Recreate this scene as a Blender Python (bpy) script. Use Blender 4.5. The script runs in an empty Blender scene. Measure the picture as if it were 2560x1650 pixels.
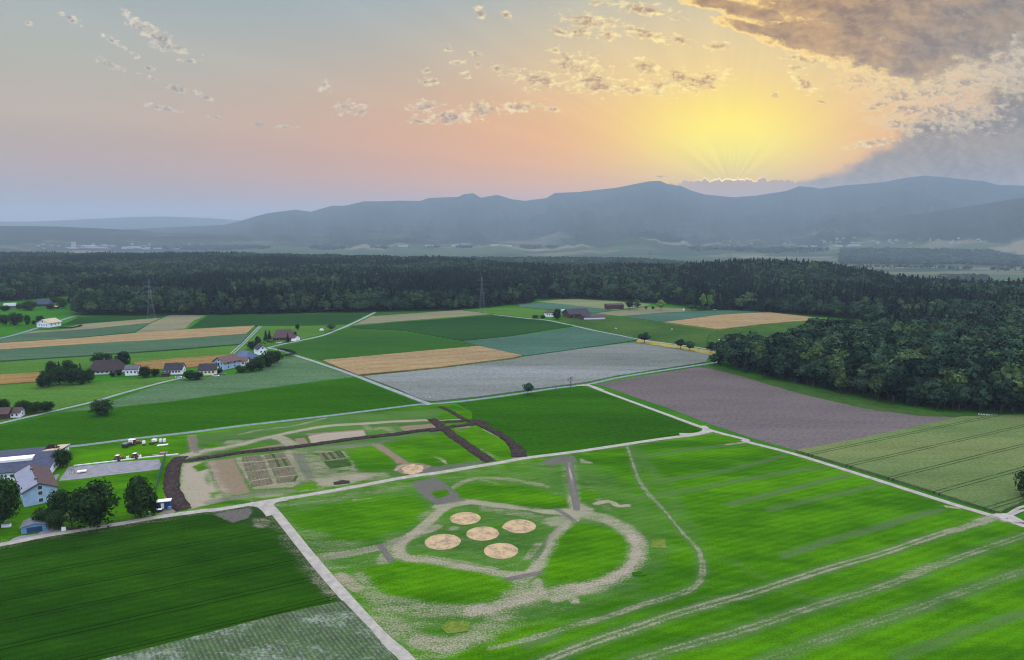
import bpy, math, random
import numpy as np
from mathutils import Vector, Matrix

# ------------------------------------------------------------------ scene, camera, sky, sun
SC = bpy.context.scene
COL = SC.collection
R = math.radians
CAMH, FPX, PITCH = 100.0, 1730.0, math.atan((825 - 578) / 1730.0)

cam_d = bpy.data.cameras.new('camera')
cam = bpy.data.objects.new('camera', cam_d)
COL.objects.link(cam)
cam.location = (0, 0, CAMH)
cam.rotation_euler = (math.pi / 2 - PITCH, 0, 0)
cam_d.sensor_width = 36
cam_d.lens = 36 * FPX / 2560
cam_d.clip_start = 1
cam_d.clip_end = 80000
SC.camera = cam

SC.view_settings.view_transform = 'Standard'
SC.view_settings.look = 'None'
SC.view_settings.gamma = 1
SC.view_settings.exposure = .3
SC.render.resolution_x, SC.render.resolution_y = 1024, 660
cy = SC.cycles
cy.use_denoising = True
cy.denoising_input_passes = 'RGB_ALBEDO_NORMAL'
cy.denoising_prefilter = 'ACCURATE'
cy.pixel_filter_type = 'BLACKMAN_HARRIS'
cy.filter_width = 1.1
cy.max_bounces = 4
cy.diffuse_bounces = 2
cy.glossy_bounces = 1
cy.volume_bounces = 0
cy.transparent_max_bounces = 8
cy.caustics_reflective = cy.caustics_refractive = False


def lin(r, g, b, k=1.0):
    return tuple(((c / 255 + .055) / 1.055) ** 2.4 * k if c > 10 else c / 255 / 12.92 * k for c in (r, g, b)) + (1,)


class NT:
    """small helper to write node trees as expressions"""
    def __init__(s, tree):
        s.t = tree

    def n(s, typ, **kw):
        nd = s.t.nodes.new(typ)
        for k, v in kw.items():
            setattr(nd, k, v)
        return nd

    def put(s, sock, v):
        if isinstance(v, bpy.types.NodeSocket):
            s.t.links.new(v, sock)
        elif v is not None:
            if hasattr(sock.default_value, '__len__') and not isinstance(sock.default_value, str):
                v = (v,) * 4 if not hasattr(v, '__len__') else tuple(v) + (1,) * (4 - len(v))
                v = v[:len(sock.default_value)]
            sock.default_value = v

    def m(s, op, a, b=None, c=None, clamp=False):
        nd = s.n('ShaderNodeMath', operation=op, use_clamp=clamp)
        for i, v in enumerate((a, b, c)):
            if v is not None:
                s.put(nd.inputs[i], v)
        return nd.outputs[0]

    def vm(s, op, a, b=None, out=0):
        nd = s.n('ShaderNodeVectorMath', operation=op)
        s.put(nd.inputs[0], a)
        if b is not None:
            if op == 'SCALE':
                s.put(nd.inputs['Scale'], b)
            else:
                s.put(nd.inputs[1], b)
        return nd.outputs['Value'] if op in ('DOT_PRODUCT', 'LENGTH', 'DISTANCE') else nd.outputs[0]

    def comb(s, x, y, z=0.0):
        nd = s.n('ShaderNodeCombineXYZ')
        for i, v in enumerate((x, y, z)):
            s.put(nd.inputs[i], v)
        return nd.outputs[0]

    def sep(s, v):
        nd = s.n('ShaderNodeSeparateXYZ')
        s.put(nd.inputs[0], v)
        return nd.outputs

    def sm(s, v, a, b, lo=0.0, hi=1.0, kind='SMOOTHSTEP'):
        nd = s.n('ShaderNodeMapRange', interpolation_type=kind)
        s.put(nd.inputs[0], v)
        for i, x in enumerate((a, b, lo, hi)):
            s.put(nd.inputs[i + 1], x)
        return nd.outputs[0]

    def mix(s, f, a, b, blend='MIX'):
        nd = s.n('ShaderNodeMix', data_type='RGBA', blend_type=blend)
        s.put(nd.inputs[0], f)
        s.put(nd.inputs[6], a)
        s.put(nd.inputs[7], b)
        return nd.outputs[2]

    def noise(s, vec, scale, detail=3.0, rough=.55, dim='3D', dist=0.0):
        nd = s.n('ShaderNodeTexNoise', noise_dimensions=dim)
        if dim == '1D':
            s.put(nd.inputs['W'], vec)
        else:
            s.put(nd.inputs['Vector'], vec)
        nd.inputs['Scale'].default_value = scale
        nd.inputs['Detail'].default_value = detail
        nd.inputs['Roughness'].default_value = rough
        nd.inputs['Distortion'].default_value = dist
        return nd.outputs[0]

    def ramp(s, f, stops, interp='LINEAR'):
        nd = s.n('ShaderNodeValToRGB')
        cr = nd.color_ramp
        cr.interpolation = interp
        while len(cr.elements) < len(stops):
            cr.elements.new(0.5)
        for e, (p, c) in zip(cr.elements, stops):
            e.position = p
            e.color = c
        s.put(nd.inputs[0], f)
        return nd.outputs[0]


# sun direction (behind the cloud bank over the ridge)
SUN_AZ, SUN_EL = math.atan((1830 - 1280) / FPX), R(4.3)

world = bpy.data.worlds.new('World')
SC.world = world
world.use_nodes = True
world.node_tree.nodes.clear()
W = NT(world.node_tree)
geo = W.n('ShaderNodeTexCoord')
DIR = geo.outputs['Generated']
dx, dy, dz = W.sep(DIR)
cp, sp = math.cos(PITCH), math.sin(PITCH)
Zf = W.m('MAXIMUM', W.m('SUBTRACT', W.m('MULTIPLY', dy, cp), W.m('MULTIPLY', dz, sp)), .08)
Yf = W.m('ADD', W.m('MULTIPLY', dy, sp), W.m('MULTIPLY', dz, cp))
U = W.m('ADD', W.m('MULTIPLY', W.m('DIVIDE', dx, Zf), FPX), 1280)
V = W.m('SUBTRACT', 825, W.m('MULTIPLY', W.m('DIVIDE', Yf, Zf), FPX))
EL = W.m('MULTIPLY', W.m('ARCSINE', dz), 180 / math.pi)
UV = W.comb(U, V, 0)


def gauss(cx, cyy, rx, ry):
    d = W.vm('LENGTH', W.comb(W.m('DIVIDE', W.m('SUBTRACT', U, cx), rx), W.m('DIVIDE', W.m('SUBTRACT', V, cyy), ry), 0))
    return W.m('EXPONENT', W.m('MULTIPLY', W.m('MULTIPLY', d, d), -1))


# clear sky by elevation
base = W.ramp(W.m('DIVIDE', EL, 40), [
    (0.0, lin(136, 124, 122)), (.06, lin(156, 132, 118)), (.12, lin(172, 146, 124)), (.2, lin(178, 162, 136)),
    (.30, lin(166, 166, 150)), (.45, lin(142, 158, 164)), (.75, lin(160, 180, 205)), (1.0, lin(170, 188, 215))])
front = W.sm(dy, -.2, .6)
base = W.mix(front, lin(186, 200, 230), base)
# warm light round the hidden sun
base = W.mix(W.m('MULTIPLY', gauss(1830, 415, 1150, 240), .9), base, lin(238, 142, 40))
base = W.mix(W.m('MULTIPLY', gauss(1830, 200, 560, 260), .7), base, lin(248, 212, 118))
base = W.mix(W.m('MULTIPLY', gauss(1830, 410, 540, 135), .9), base, lin(255, 172, 36))
# fine crepuscular rays
ang = W.m('ARCTAN2', W.m('SUBTRACT', V, 470), W.m('SUBTRACT', U, 1830))
ray = W.noise(ang, 5.5, 3, .6, '1D')
base = W.vm('SCALE', base, W.sm(ray, .35, .65, .975, 1.025))
g2 = gauss(1825, 350, 245, 122)
rk = gauss(1830, 440, 260, 60)
ray2 = W.m('ADD', 1, W.m('MULTIPLY', rk, W.sm(W.noise(ang, 4.5, 1.5, .5, '1D'), .35, .65, -.13, .04)))
ysun = W.vm('SCALE', lin(255, 232, 20, 1.12)[:3], ray2)
base = W.mix(W.m('MULTIPLY', W.m('MINIMUM', W.m('MULTIPLY', g2, 1.1), 1), .94), base, ysun)
near = gauss(1830, 330, 760, 520)      # how golden a cloud is


# clouds: (u, v, half width, half height, degrees)
def mask(lst):
    cur, uv = None, UV
    for i_, (a, b, rx, ry, an) in enumerate(lst):
        if i_ and i_ % 5 == 0:      # keeps the shader's working memory small
            uv = W.vm('ADD', UV, W.comb(W.m('MULTIPLY', cur, 1e-5), 0, 0))
        mp = W.n('ShaderNodeMapping', vector_type='TEXTURE')
        mp.inputs['Location'].default_value = (a, b, 0)
        mp.inputs['Rotation'].default_value = (0, 0, R(an))
        mp.inputs['Scale'].default_value = (rx, ry, 1)
        W.put(mp.inputs[0], uv)
        l = W.vm('LENGTH', mp.outputs[0])
        cur = l if cur is None else W.m('MINIMUM', cur, l)
    return W.m('SUBTRACT', 1, cur)


PC = W.vm('MULTIPLY', UV, (1 / 100, 1 / 62, 1))
fb = W.noise(PC, 2.1, 6, .62, dist=.3)
fb2 = W.noise(W.vm('ADD', PC, (7.3, 2.2, 4)), .8, 5, .6)

small = [
    (385, 85, 60, 20, 32), (345, 60, 50, 16, 40), (425, 118, 60, 13, 12), (480, 152, 36, 6, 0), (285, 105, 34, 8, 30),
    (178, 48, 34, 9, 30), (72, 58, 16, 5, 20), (440, 222, 30, 11, 25), (505, 238, 26, 8, 28), (375, 172, 24, 7, 25),
    (275, 162, 36, 9, 22), (375, 195, 30, 6, 20), (395, 268, 60, 7, 13), (535, 293, 26, 4, 10), (648, 311, 24, 6, -6),
    (710, 317, 26, 6, 0), (340, 140, 20, 6, 20),
    (808, 216, 20, 16, 30), (860, 270, 32, 16, -15), (905, 276, 20, 14, -25), (1125, 122, 14, 9, 0), (1070, 206, 30, 12, 0),
    (1068, 177, 14, 9, 0), (1145, 156, 22, 8, 0), (1185, 133, 16, 11, 10), (1165, 186, 18, 12, 0), (1200, 30, 18, 16, 40),
    (1265, 38, 18, 10, 30), (1195, 160, 12, 8, 0), (1240, 170, 20, 10, 0),
    (1060, 265, 44, 14, 0), (1120, 292, 80, 18, 0), (1200, 275, 70, 20, -10), (1290, 268, 60, 16, -5), (1385, 272, 22, 10, 0), (1045, 303, 30, 7, 0),
    (1345, 195, 80, 18, 8), (1450, 165, 70, 26, 14), (1500, 215, 90, 20, 0), (1470, 200, 60, 22, 0), (1345, 215, 34, 14, 0),
    (1620, 170, 40, 20, 25), (1650, 215, 60, 22, 0), (1750, 204, 80, 24, -12), (1700, 192, 30, 18, 30), (1590, 225, 50, 12, 0),
    (1480, 55, 70, 20, 10), (1445, 80, 40, 14, 0), (1520, 85, 30, 14, 0), (1610, 22, 90, 15, 8), (1620, 85, 90, 14, 14), (1700, 100, 30, 9, 10),
    (1790, 116, 36, 9, 0), (1400, 80, 26, 10, 20), (1490, 8, 20, 8, 0), (1395, 130, 24, 8, 20),
    (2005, 205, 45, 18, 40), (2020, 148, 60, 10, 6), (1940, 238, 12, 8, 0), (1985, 142, 30, 9, 0), (2055, 255, 20, 5, 10), (1985, 170, 20, 8, 0),
    (2180, 358, 70, 10, -8), (1650, 441, 34, 4, 0)]
big = [
    (2130, 40, 330, 60, 14), (2010, 95, 150, 38, 16), (2300, 60, 330, 110, 8), (2260, 150, 130, 60, 12), (2420, 80, 240, 80, -22),
    (2520, 0, 300, 60, -10), (2120, 100, 200, 60, 18), (1880, 30, 120, 22, 12), (1790, 8, 80, 14, 6), (1900, 75, 110, 16, 14)]
lump = [
    (2160, 200, 70, 34, 0), (2240, 235, 90, 44, 20), (2330, 225, 90, 46, -10), (2420, 205, 90, 44, -20), (2500, 170, 90, 40, -20),
    (2280, 270, 80, 34, 0), (2380, 280, 120, 44, 0), (2200, 260, 40, 20, 0), (2560, 200, 90, 40, 0), (2245, 310, 70, 20, 10), (2180, 270, 30, 10, 0)]
low = [
    (2520, 330, 330, 90, -16), (2600, 250, 180, 80, -18), (2470, 430, 400, 60, -10), (2200, 452, 260, 26, -5), (2700, 380, 400, 130, 0), (2400, 330, 150, 60, 0), (2300, 400, 260, 50, -14), (2540, 470, 300, 50, 0)]

# side of each puff turned to the sun
sunv = W.vm('NORMALIZE', W.vm('SUBTRACT', (1830, 470, 0), UV))
off_ = W.vm('MULTIPLY', sunv, (.16, .20, 0))
fbs = W.noise(W.vm('ADD', PC, off_), 2.1, 6, .62, dist=.3)
lit = W.sm(W.m('SUBTRACT', fb, fbs), -.10, .12)
fh = W.noise(PC, 4.6, 6, .6, dist=.25)
fhs = W.noise(W.vm('ADD', PC, W.vm('SCALE', off_, .55)), 4.6, 6, .6, dist=.25)
lit1 = W.sm(W.m('SUBTRACT', fh, fhs), -.08, .12)
mk = W.m('MAXIMUM', mask([(a, b, c * (1.35 if a < 1300 else 1.5), d * (1.45 if a < 1300 else 1.6), e) for a, b, c, d, e in small]), -.6)
m1 = W.m('ADD', W.m('ADD', W.m('MULTIPLY', mk, 1.7), W.m('MULTIPLY', W.m('SUBTRACT', fh, .5), 4.6)), W.m('MULTIPLY', W.m('SUBTRACT', fb, .5), 1.2))
a1 = W.sm(m1, .35, 1.45)
t1 = W.m('MULTIPLY', W.sm(W.m('ADD', W.m('MULTIPLY', mk, 1.1), W.m('MULTIPLY', W.m('SUBTRACT', fb, .5), 3.0)), .25, 1.05), W.m('SUBTRACT', 1, W.m('MULTIPLY', lit1, .55)))
m2 = W.m('ADD', mask(big), W.m('ADD', W.m('MULTIPLY', W.m('SUBTRACT', fb, .5), 1.5), W.m('MULTIPLY', W.m('SUBTRACT', fh, .5), .7)))
a2 = W.sm(m2, -.28, .14)
t2 = W.sm(m2, -.15, .42)
m3 = W.m('ADD', mask(lump), W.m('ADD', W.m('MULTIPLY', W.m('SUBTRACT', fh, .5), 3.2), W.m('MULTIPLY', W.m('SUBTRACT', fb, .5), 2)))
a3 = W.sm(m3, -.4, .7)
t3 = W.m('MULTIPLY', W.sm(m3, .1, 1.0), W.m('SUBTRACT', 1, W.m('MULTIPLY', lit1, .85)))
m4 = W.m('ADD', mask(low), W.m('MULTIPLY', W.m('SUBTRACT', fb2, .5), 1.3))
a4 = W.sm(m4, -.2, .35)
rightg = W.sm(U, 1950, 2560)

edge = W.mix(near, lin(218, 204, 180), lin(255, 228, 128, 1.08))
core = W.mix(near, lin(136, 126, 120), lin(176, 116, 46))
gray = W.mix(W.sm(fb2, .35, .65), lin(108, 96, 88), lin(150, 124, 88))
gray = W.mix(rightg, W.mix(W.sm(fb2, .35, .65), lin(136, 98, 58), lin(190, 144, 78)), gray)
gray = W.mix(W.m('MULTIPLY', lit, .22), gray, W.mix(rightg, lin(240, 196, 116), lin(190, 172, 150)))
lowc = W.mix(W.sm(fb2, .35, .65), lin(94, 88, 74), lin(128, 114, 86))
lowc = W.mix(W.m('MULTIPLY', lit, .18), lowc, lin(200, 186, 170))
col = base
col = W.mix(W.m('MULTIPLY', a4, .9), col, lowc)
c3 = W.mix(t3, W.mix(rightg, lin(252, 212, 120), lin(218, 192, 146)), W.mix(rightg, lin(180, 130, 70), lin(140, 126, 110)))
col = W.mix(W.m('MULTIPLY', a3, .85), col, c3)
col = W.mix(W.m('MULTIPLY', a1, .88), col, W.mix(t1, edge, core))
col = W.mix(W.m('MULTIPLY', a2, .96), col, W.mix(t2, W.mix(rightg, lin(255, 214, 104, 1.15), lin(210, 190, 158)), gray))
# bank of cloud that hides the sun, with its glowing rim
rim_n = W.m('MULTIPLY', W.m('SUBTRACT', W.noise(W.m('DIVIDE', U, 40), 1.9, 4, .65, '1D'), .5), 30)
vb = W.m('ADD', W.m('ADD', 449, rim_n), W.m('MULTIPLY', W.m('POWER', W.m('DIVIDE', W.m('ABSOLUTE', W.m('SUBTRACT', U, 1850)), 170), 4), 12))
bank = W.m('MULTIPLY', W.sm(W.m('SUBTRACT', V, vb), -1.5, 1.5), W.sm(V, 520, 580, 1, 0))
col = W.mix(W.m('MULTIPLY', bank, W.sm(W.m('ABSOLUTE', W.m('SUBTRACT', U, 1880)), 120, 320, .85, 0)), col, lin(176, 138, 112))
rl = W.sm(W.m('ABSOLUTE', W.m('SUBTRACT', V, vb)), 0, 3.0, 1, 0)
rl = W.m('MULTIPLY', rl, W.sm(W.m('ABSOLUTE', W.m('SUBTRACT', U, 1825)), 20, 120, 1, 0))
col = W.mix(rl, col, (1.9, 1.35, .5, 1))
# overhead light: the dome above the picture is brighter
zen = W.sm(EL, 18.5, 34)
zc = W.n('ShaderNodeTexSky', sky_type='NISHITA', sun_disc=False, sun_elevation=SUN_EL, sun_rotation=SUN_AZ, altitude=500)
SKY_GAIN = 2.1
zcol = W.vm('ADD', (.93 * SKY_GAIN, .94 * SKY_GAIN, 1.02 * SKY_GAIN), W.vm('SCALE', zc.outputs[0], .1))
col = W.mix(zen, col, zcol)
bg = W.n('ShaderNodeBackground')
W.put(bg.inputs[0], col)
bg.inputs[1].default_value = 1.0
wo = W.n('ShaderNodeOutputWorld')
world.node_tree.links.new(bg.outputs[0], wo.inputs[0])
world.cycles.sampling_method = 'MANUAL'
world.cycles.sample_map_resolution = 512

sd = bpy.data.lights.new('sun', 'SUN')
sd.energy = .5
sd.angle = R(12)
sd.color = (1, .82, .6)
sun = bpy.data.objects.new('sun', sd)
COL.objects.link(sun)
sun.rotation_euler = (math.pi / 2 - SUN_EL, 0, math.pi - SUN_AZ)
sun.location = (0, 0, 300)
_d = Vector((math.sin(SUN_AZ) * math.cos(SUN_EL), math.cos(SUN_AZ) * math.cos(SUN_EL), math.sin(SUN_EL)))
sun.rotation_euler = _d.to_track_quat('Z', 'Y').to_euler()


# ------------------------------------------------------------------ photo pixel -> world
def ray(u, v):
    a, b = (u - 1280) / FPX, (825 - v) / FPX
    return np.array([a, cp + b * sp, -sp + b * cp])


def G(u, v, z=0.0):
    d = ray(u, v)
    t = (z - CAMH) / d[2]
    return (d[0] * t, d[1] * t)


def azel(u, v):
    d = ray(u, v)
    return math.atan2(d[0], d[1]), d[2] / math.hypot(d[0], d[1])


def hpx(u, v, npx):
    """metres for npx picture rows at the ground point under (u, v)"""
    x, y = G(u, v)
    return npx * (y * cp + CAMH * sp) / FPX


ZOOM = {'R1': (0, 700, .2678), 'R2': (0, 1050, .2143), 'R3': (400, 950, .2929), 'R4': (640, 700, .2678), 'R5': (1280, 700, .2678),
        'R6': (1900, 650, .2921), 'R7': (700, 1150, .4184), 'R8': (1600, 1050, .4017), 'C5': (0, 1100, .1818), 'C6': (1050, 1020, .16736),
        'F': (0, 0, 1.0715), 'P': (0, 0, 1)}


def px(tag, pts):
    ox, oy, k = ZOOM[tag]
    return [(ox + k * a, oy + k * b) for a, b in pts]


def gp(tag, pts, z=0.0):
    return np.array([G(a, b, z) for a, b in px(tag, pts)])


# ------------------------------------------------------------------ numpy noise
_rng = np.random.RandomState(7)
_tab = _rng.rand(256, 256).astype(np.float64)


def vnoise(x, y):
    xi, yi = np.floor(x).astype(np.int64), np.floor(y).astype(np.int64)
    fx, fy = x - xi, y - yi
    fx, fy = fx * fx * (3 - 2 * fx), fy * fy * (3 - 2 * fy)
    a, b = _tab[xi % 256, yi % 256], _tab[(xi + 1) % 256, yi % 256]
    c, d = _tab[xi % 256, (yi + 1) % 256], _tab[(xi + 1) % 256, (yi + 1) % 256]
    return (a * (1 - fx) + b * fx) * (1 - fy) + (c * (1 - fx) + d * fx) * fy


def fbm(x, y, o=5, rough=.5):
    s, a, t = 0, 1, 0
    for i in range(o):
        s = s + a * vnoise(x * 2 ** i + 17.3 * i, y * 2 ** i + 5.1 * i)
        t += a
        a *= rough
    return s / t


def sstep(x, a, b):
    t = np.clip((x - a) / (b - a), 0, 1)
    return t * t * (3 - 2 * t)


def seg_dist(P, a, b):
    d = b - a
    t = np.clip(((P - a) @ d) / max(d @ d, 1e-9), 0, 1)
    return np.hypot(*(P - a - t[:, None] * d).T)


def poly_line_dist(P, L):
    r = np.full(len(P), 1e9)
    for a, b in zip(L[:-1], L[1:]):
        r = np.minimum(r, seg_dist(P, a, b))
    return r


def inside(P, L):
    r = np.zeros(len(P), bool)
    x, y = P[:, 0], P[:, 1]
    n = len(L)
    for i in range(n):
        (x1, y1), (x2, y2) = L[i], L[(i + 1) % n]
        if y1 == y2:
            continue
        c = ((y1 > y) != (y2 > y)) & (x < (x2 - x1) * (y - y1) / (y2 - y1) + x1)
        r ^= c
    return r


def smooth_line(L, n=3):
    """Catmull-Rom resample of a polyline"""
    L = np.asarray(L, float)
    if len(L) < 3:
        return L
    P = np.vstack([2 * L[0] - L[1], L, 2 * L[-1] - L[-2]])
    out = []
    for i in range(1, len(P) - 2):
        for k in range(n):
            t = k / n
            a, b, c, d = P[i - 1], P[i], P[i + 1], P[i + 2]
            out.append(.5 * ((2 * b) + (c - a) * t + (2 * a - 5 * b + 4 * c - d) * t * t + (3 * b - a - 3 * c + d) * t ** 3))
    out.append(P[-2])
    return np.array(out)


# ------------------------------------------------------------------ object helpers
def tag(o, label=None, cat=None, group=None, kind=None):
    if label:
        o['label'] = label
    if cat:
        o['category'] = cat
    if group:
        o['group'] = group
    if kind:
        o['kind'] = kind
    return o


def link(name, me, parent=None):
    o = bpy.data.objects.new(name, me)
    COL.objects.link(o)
    if parent is not None:
        o.parent = parent
    return o


def empty(name, loc, rz=0.0, sc=1.0):
    o = bpy.data.objects.new(name, None)
    COL.objects.link(o)
    o.empty_display_size = .5
    o.location = (loc[0], loc[1], loc[2] if len(loc) > 2 else 0)
    o.rotation_euler = (0, 0, rz)
    o.scale = (sc, sc, sc) if not isinstance(sc, tuple) else sc
    return o


def np_mesh(name, V, F, mats=(), smooth=False, mi=None):
    """V (n,3) array, F list of tuples or (m,k) array"""
    me = bpy.data.meshes.new(name)
    V = np.asarray(V, np.float32)
    if isinstance(F, np.ndarray):
        k = F.shape[1]
        me.vertices.add(len(V))
        me.vertices.foreach_set('co', V.ravel())
        me.loops.add(F.size)
        me.loops.foreach_set('vertex_index', F.ravel().astype(np.int32))
        me.polygons.add(len(F))
        me.polygons.foreach_set('loop_start', np.arange(0, F.size, k, dtype=np.int32))
        me.update(calc_edges=True)
    else:
        me.from_pydata([tuple(map(float, v)) for v in V], [], F)
    for m in mats:
        me.materials.append(m)
    if mi is not None:
        me.polygons.foreach_set('material_index', np.asarray(mi, np.int32))
    me.polygons.foreach_set('use_smooth', np.full(len(me.polygons), smooth))
    me.update()
    return me


class MB:
    """collects boxes, tubes and quads into one mesh"""
    def __init__(s):
        s.v, s.f = [], []

    def add(s, vs, fs):
        o = len(s.v)
        s.v += [tuple(v) for v in vs]
        s.f += [tuple(i + o for i in f) for f in fs]
        return s

    def box(s, x0, x1, y0, y1, z0, z1, taper=0.0):
        t = taper
        vs = [(x0, y0, z0), (x1, y0, z0), (x1, y1, z0), (x0, y1, z0), (x0 + t, y0 + t, z1), (x1 - t, y0 + t, z1), (x1 - t, y1 - t, z1), (x0 + t, y1 - t, z1)]
        return s.add(vs, [(0, 3, 2, 1), (4, 5, 6, 7), (0, 1, 5, 4), (1, 2, 6, 5), (2, 3, 7, 6), (3, 0, 4, 7)])

    def tube(s, a, b, r0, r1=None, n=6, cap=True):
        r1 = r0 if r1 is None else r1
        a, b = Vector(a), Vector(b)
        d = (b - a)
        q = d.to_track_quat('Z', 'Y')
        vs = []
        for p, r in ((a, r0), (b, r1)):
            for i in range(n):
                t = 2 * math.pi * i / n
                vs.append(p + q @ Vector((r * math.cos(t), r * math.sin(t), 0)))
        fs = [(i, (i + 1) % n, n + (i + 1) % n, n + i) for i in range(n)]
        if cap:
            fs += [tuple(range(n - 1, -1, -1)), tuple(range(n, 2 * n))]
        return s.add(vs, fs)

    def prism(s, prof, x0, x1):
        """closed (y, z) profile swept along x"""
        n = len(prof)
        vs = [(x0, y, z) for y, z in prof] + [(x1, y, z) for y, z in prof]
        fs = [(i, (i + 1) % n, n + (i + 1) % n, n + i) for i in range(n)] + [tuple(range(n - 1, -1, -1)), tuple(range(n, 2 * n))]
        return s.add(vs, fs)

    def build(s, name, mat, parent=None, smooth=False):
        me = bpy.data.meshes.new(name)
        me.from_pydata([tuple(v) for v in s.v], [], s.f)
        me.materials.append(mat)
        if smooth:
            me.polygons.foreach_set('use_smooth', np.full(len(me.polygons), True))
        me.update()
        return link(name, me, parent)


def new_mat(name, rough=.9, spec=.2):
    m = bpy.data.materials.new(name)
    m.use_nodes = True
    b = m.node_tree.nodes['Principled BSDF']
    b.inputs['Roughness'].default_value = rough
    b.inputs['Specular IOR Level'].default_value = spec
    return m, NT(m.node_tree), b


def plain(name, c, var=.12, scale=1.5, rough=.8, spec=.25, metal=0.0):
    """painted / mineral surface with slight wear"""
    m, T, b = new_mat(name, rough, spec)
    p = T.n('ShaderNodeTexCoord').outputs['Object']
    f = T.noise(p, scale, 5, .65)
    c = tuple(c[:3])
    lo = tuple(x * (1 - var * 1.6) for x in c) + (1,)
    hi = tuple(min(1, x * (1 + var)) for x in c) + (1,)
    T.put(b.inputs['Base Color'], T.mix(T.sm(f, .3, .7), lo, hi))
    b.inputs['Metallic'].default_value = metal
    return m


# ------------------------------------------------------------------ ground materials
E0 = 2.3      # light level the colours below were read at


def alb(r, g, b, k=1.0):
    c = lin(r, g, b)
    return tuple(min(.85, x * k / E0) for x in c[:3]) + (1,)


def stripes(T, P, ang, period, width, jitter=0.0):
    """thin parallel lines: 1 on the line"""
    s = T.vm('DOT_PRODUCT', P, (math.cos(ang), math.sin(ang), 0))
    if jitter:
        s = T.m('ADD', s, T.m('MULTIPLY', T.noise(P, .03, 2), jitter))
    f = T.m('ABSOLUTE', T.m('SUBTRACT', T.m('FRACT', T.m('DIVIDE', s, period)), .5))
    return T.sm(f, width / period / 2, width / period / 2 * 1.8, 1, 0)


def field_mat(name, c1, c2, patch=.02, fine=.5, row_ang=None, row_period=1.5, row_k=.25, tram=None, tram_c=None, c3=None, c3k=.4, stretch=None):
    """crop or grass: two tones in patches, fine grain, drill rows and tramlines"""
    m, T, b = new_mat(name, 1, 0)
    P = T.n('ShaderNodeNewGeometry').outputs['Position']
    Q = P
    if row_ang is not None:      # patches run along the rows
        mp = T.n('ShaderNodeMapping')
        mp.inputs['Rotation'].default_value = (0, 0, -(row_ang - math.pi / 2))
        mp.inputs['Scale'].default_value = (.28, 1.5, 1)
        T.put(mp.inputs[0], P)
        mp2 = T.n('ShaderNodeMapping')
        Q = mp.outputs[0]
    n1 = T.sm(T.noise(Q, patch, 5, .6), .32, .68)
    n2 = T.noise(P, fine, 5, .75)
    n3 = T.noise(Q, patch * 6, 4, .6)
    c = T.mix(n1, c1, c2)
    if c3 is not None:
        c = T.mix(T.m('MULTIPLY', T.sm(T.noise(Q, patch * .6, 4, .6), .5, .72), c3k), c, c3)
    v = T.m('ADD', T.m('MULTIPLY', n2, 1.2), T.m('MULTIPLY', n3, .5))
    c = T.vm('SCALE', c, T.sm(v, .5, 1.2, .55, 1.48, 'LINEAR'))
    if row_ang is not None and row_k:
        w = stripes(T, P, row_ang, row_period, row_period * .4, 1.0)
        c = T.vm('SCALE', c, T.m('SUBTRACT', 1, T.m('MULTIPLY', w, row_k)))
    if tram:
        per, gap, wd = tram
        s1 = stripes(T, P, row_ang, per, wd)
        s2 = stripes(T, T.vm('ADD', P, (gap * math.cos(row_ang), gap * math.sin(row_ang), 0)), row_ang, per, wd)
        brk = T.sm(T.noise(P, .12, 3), .3, .55, .45, 1)
        c = T.mix(T.m('MULTIPLY', T.m('MAXIMUM', s1, s2), brk), c, tram_c or tuple(x * .45 for x in c1[:3]) + (1,))
    T.put(b.inputs['Base Color'], c)
    return m


ROW = math.atan2(26.5, 52) + math.pi / 2     # direction across the rows that run with the middle road
ROW2 = R(-33) + math.pi / 2


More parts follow.
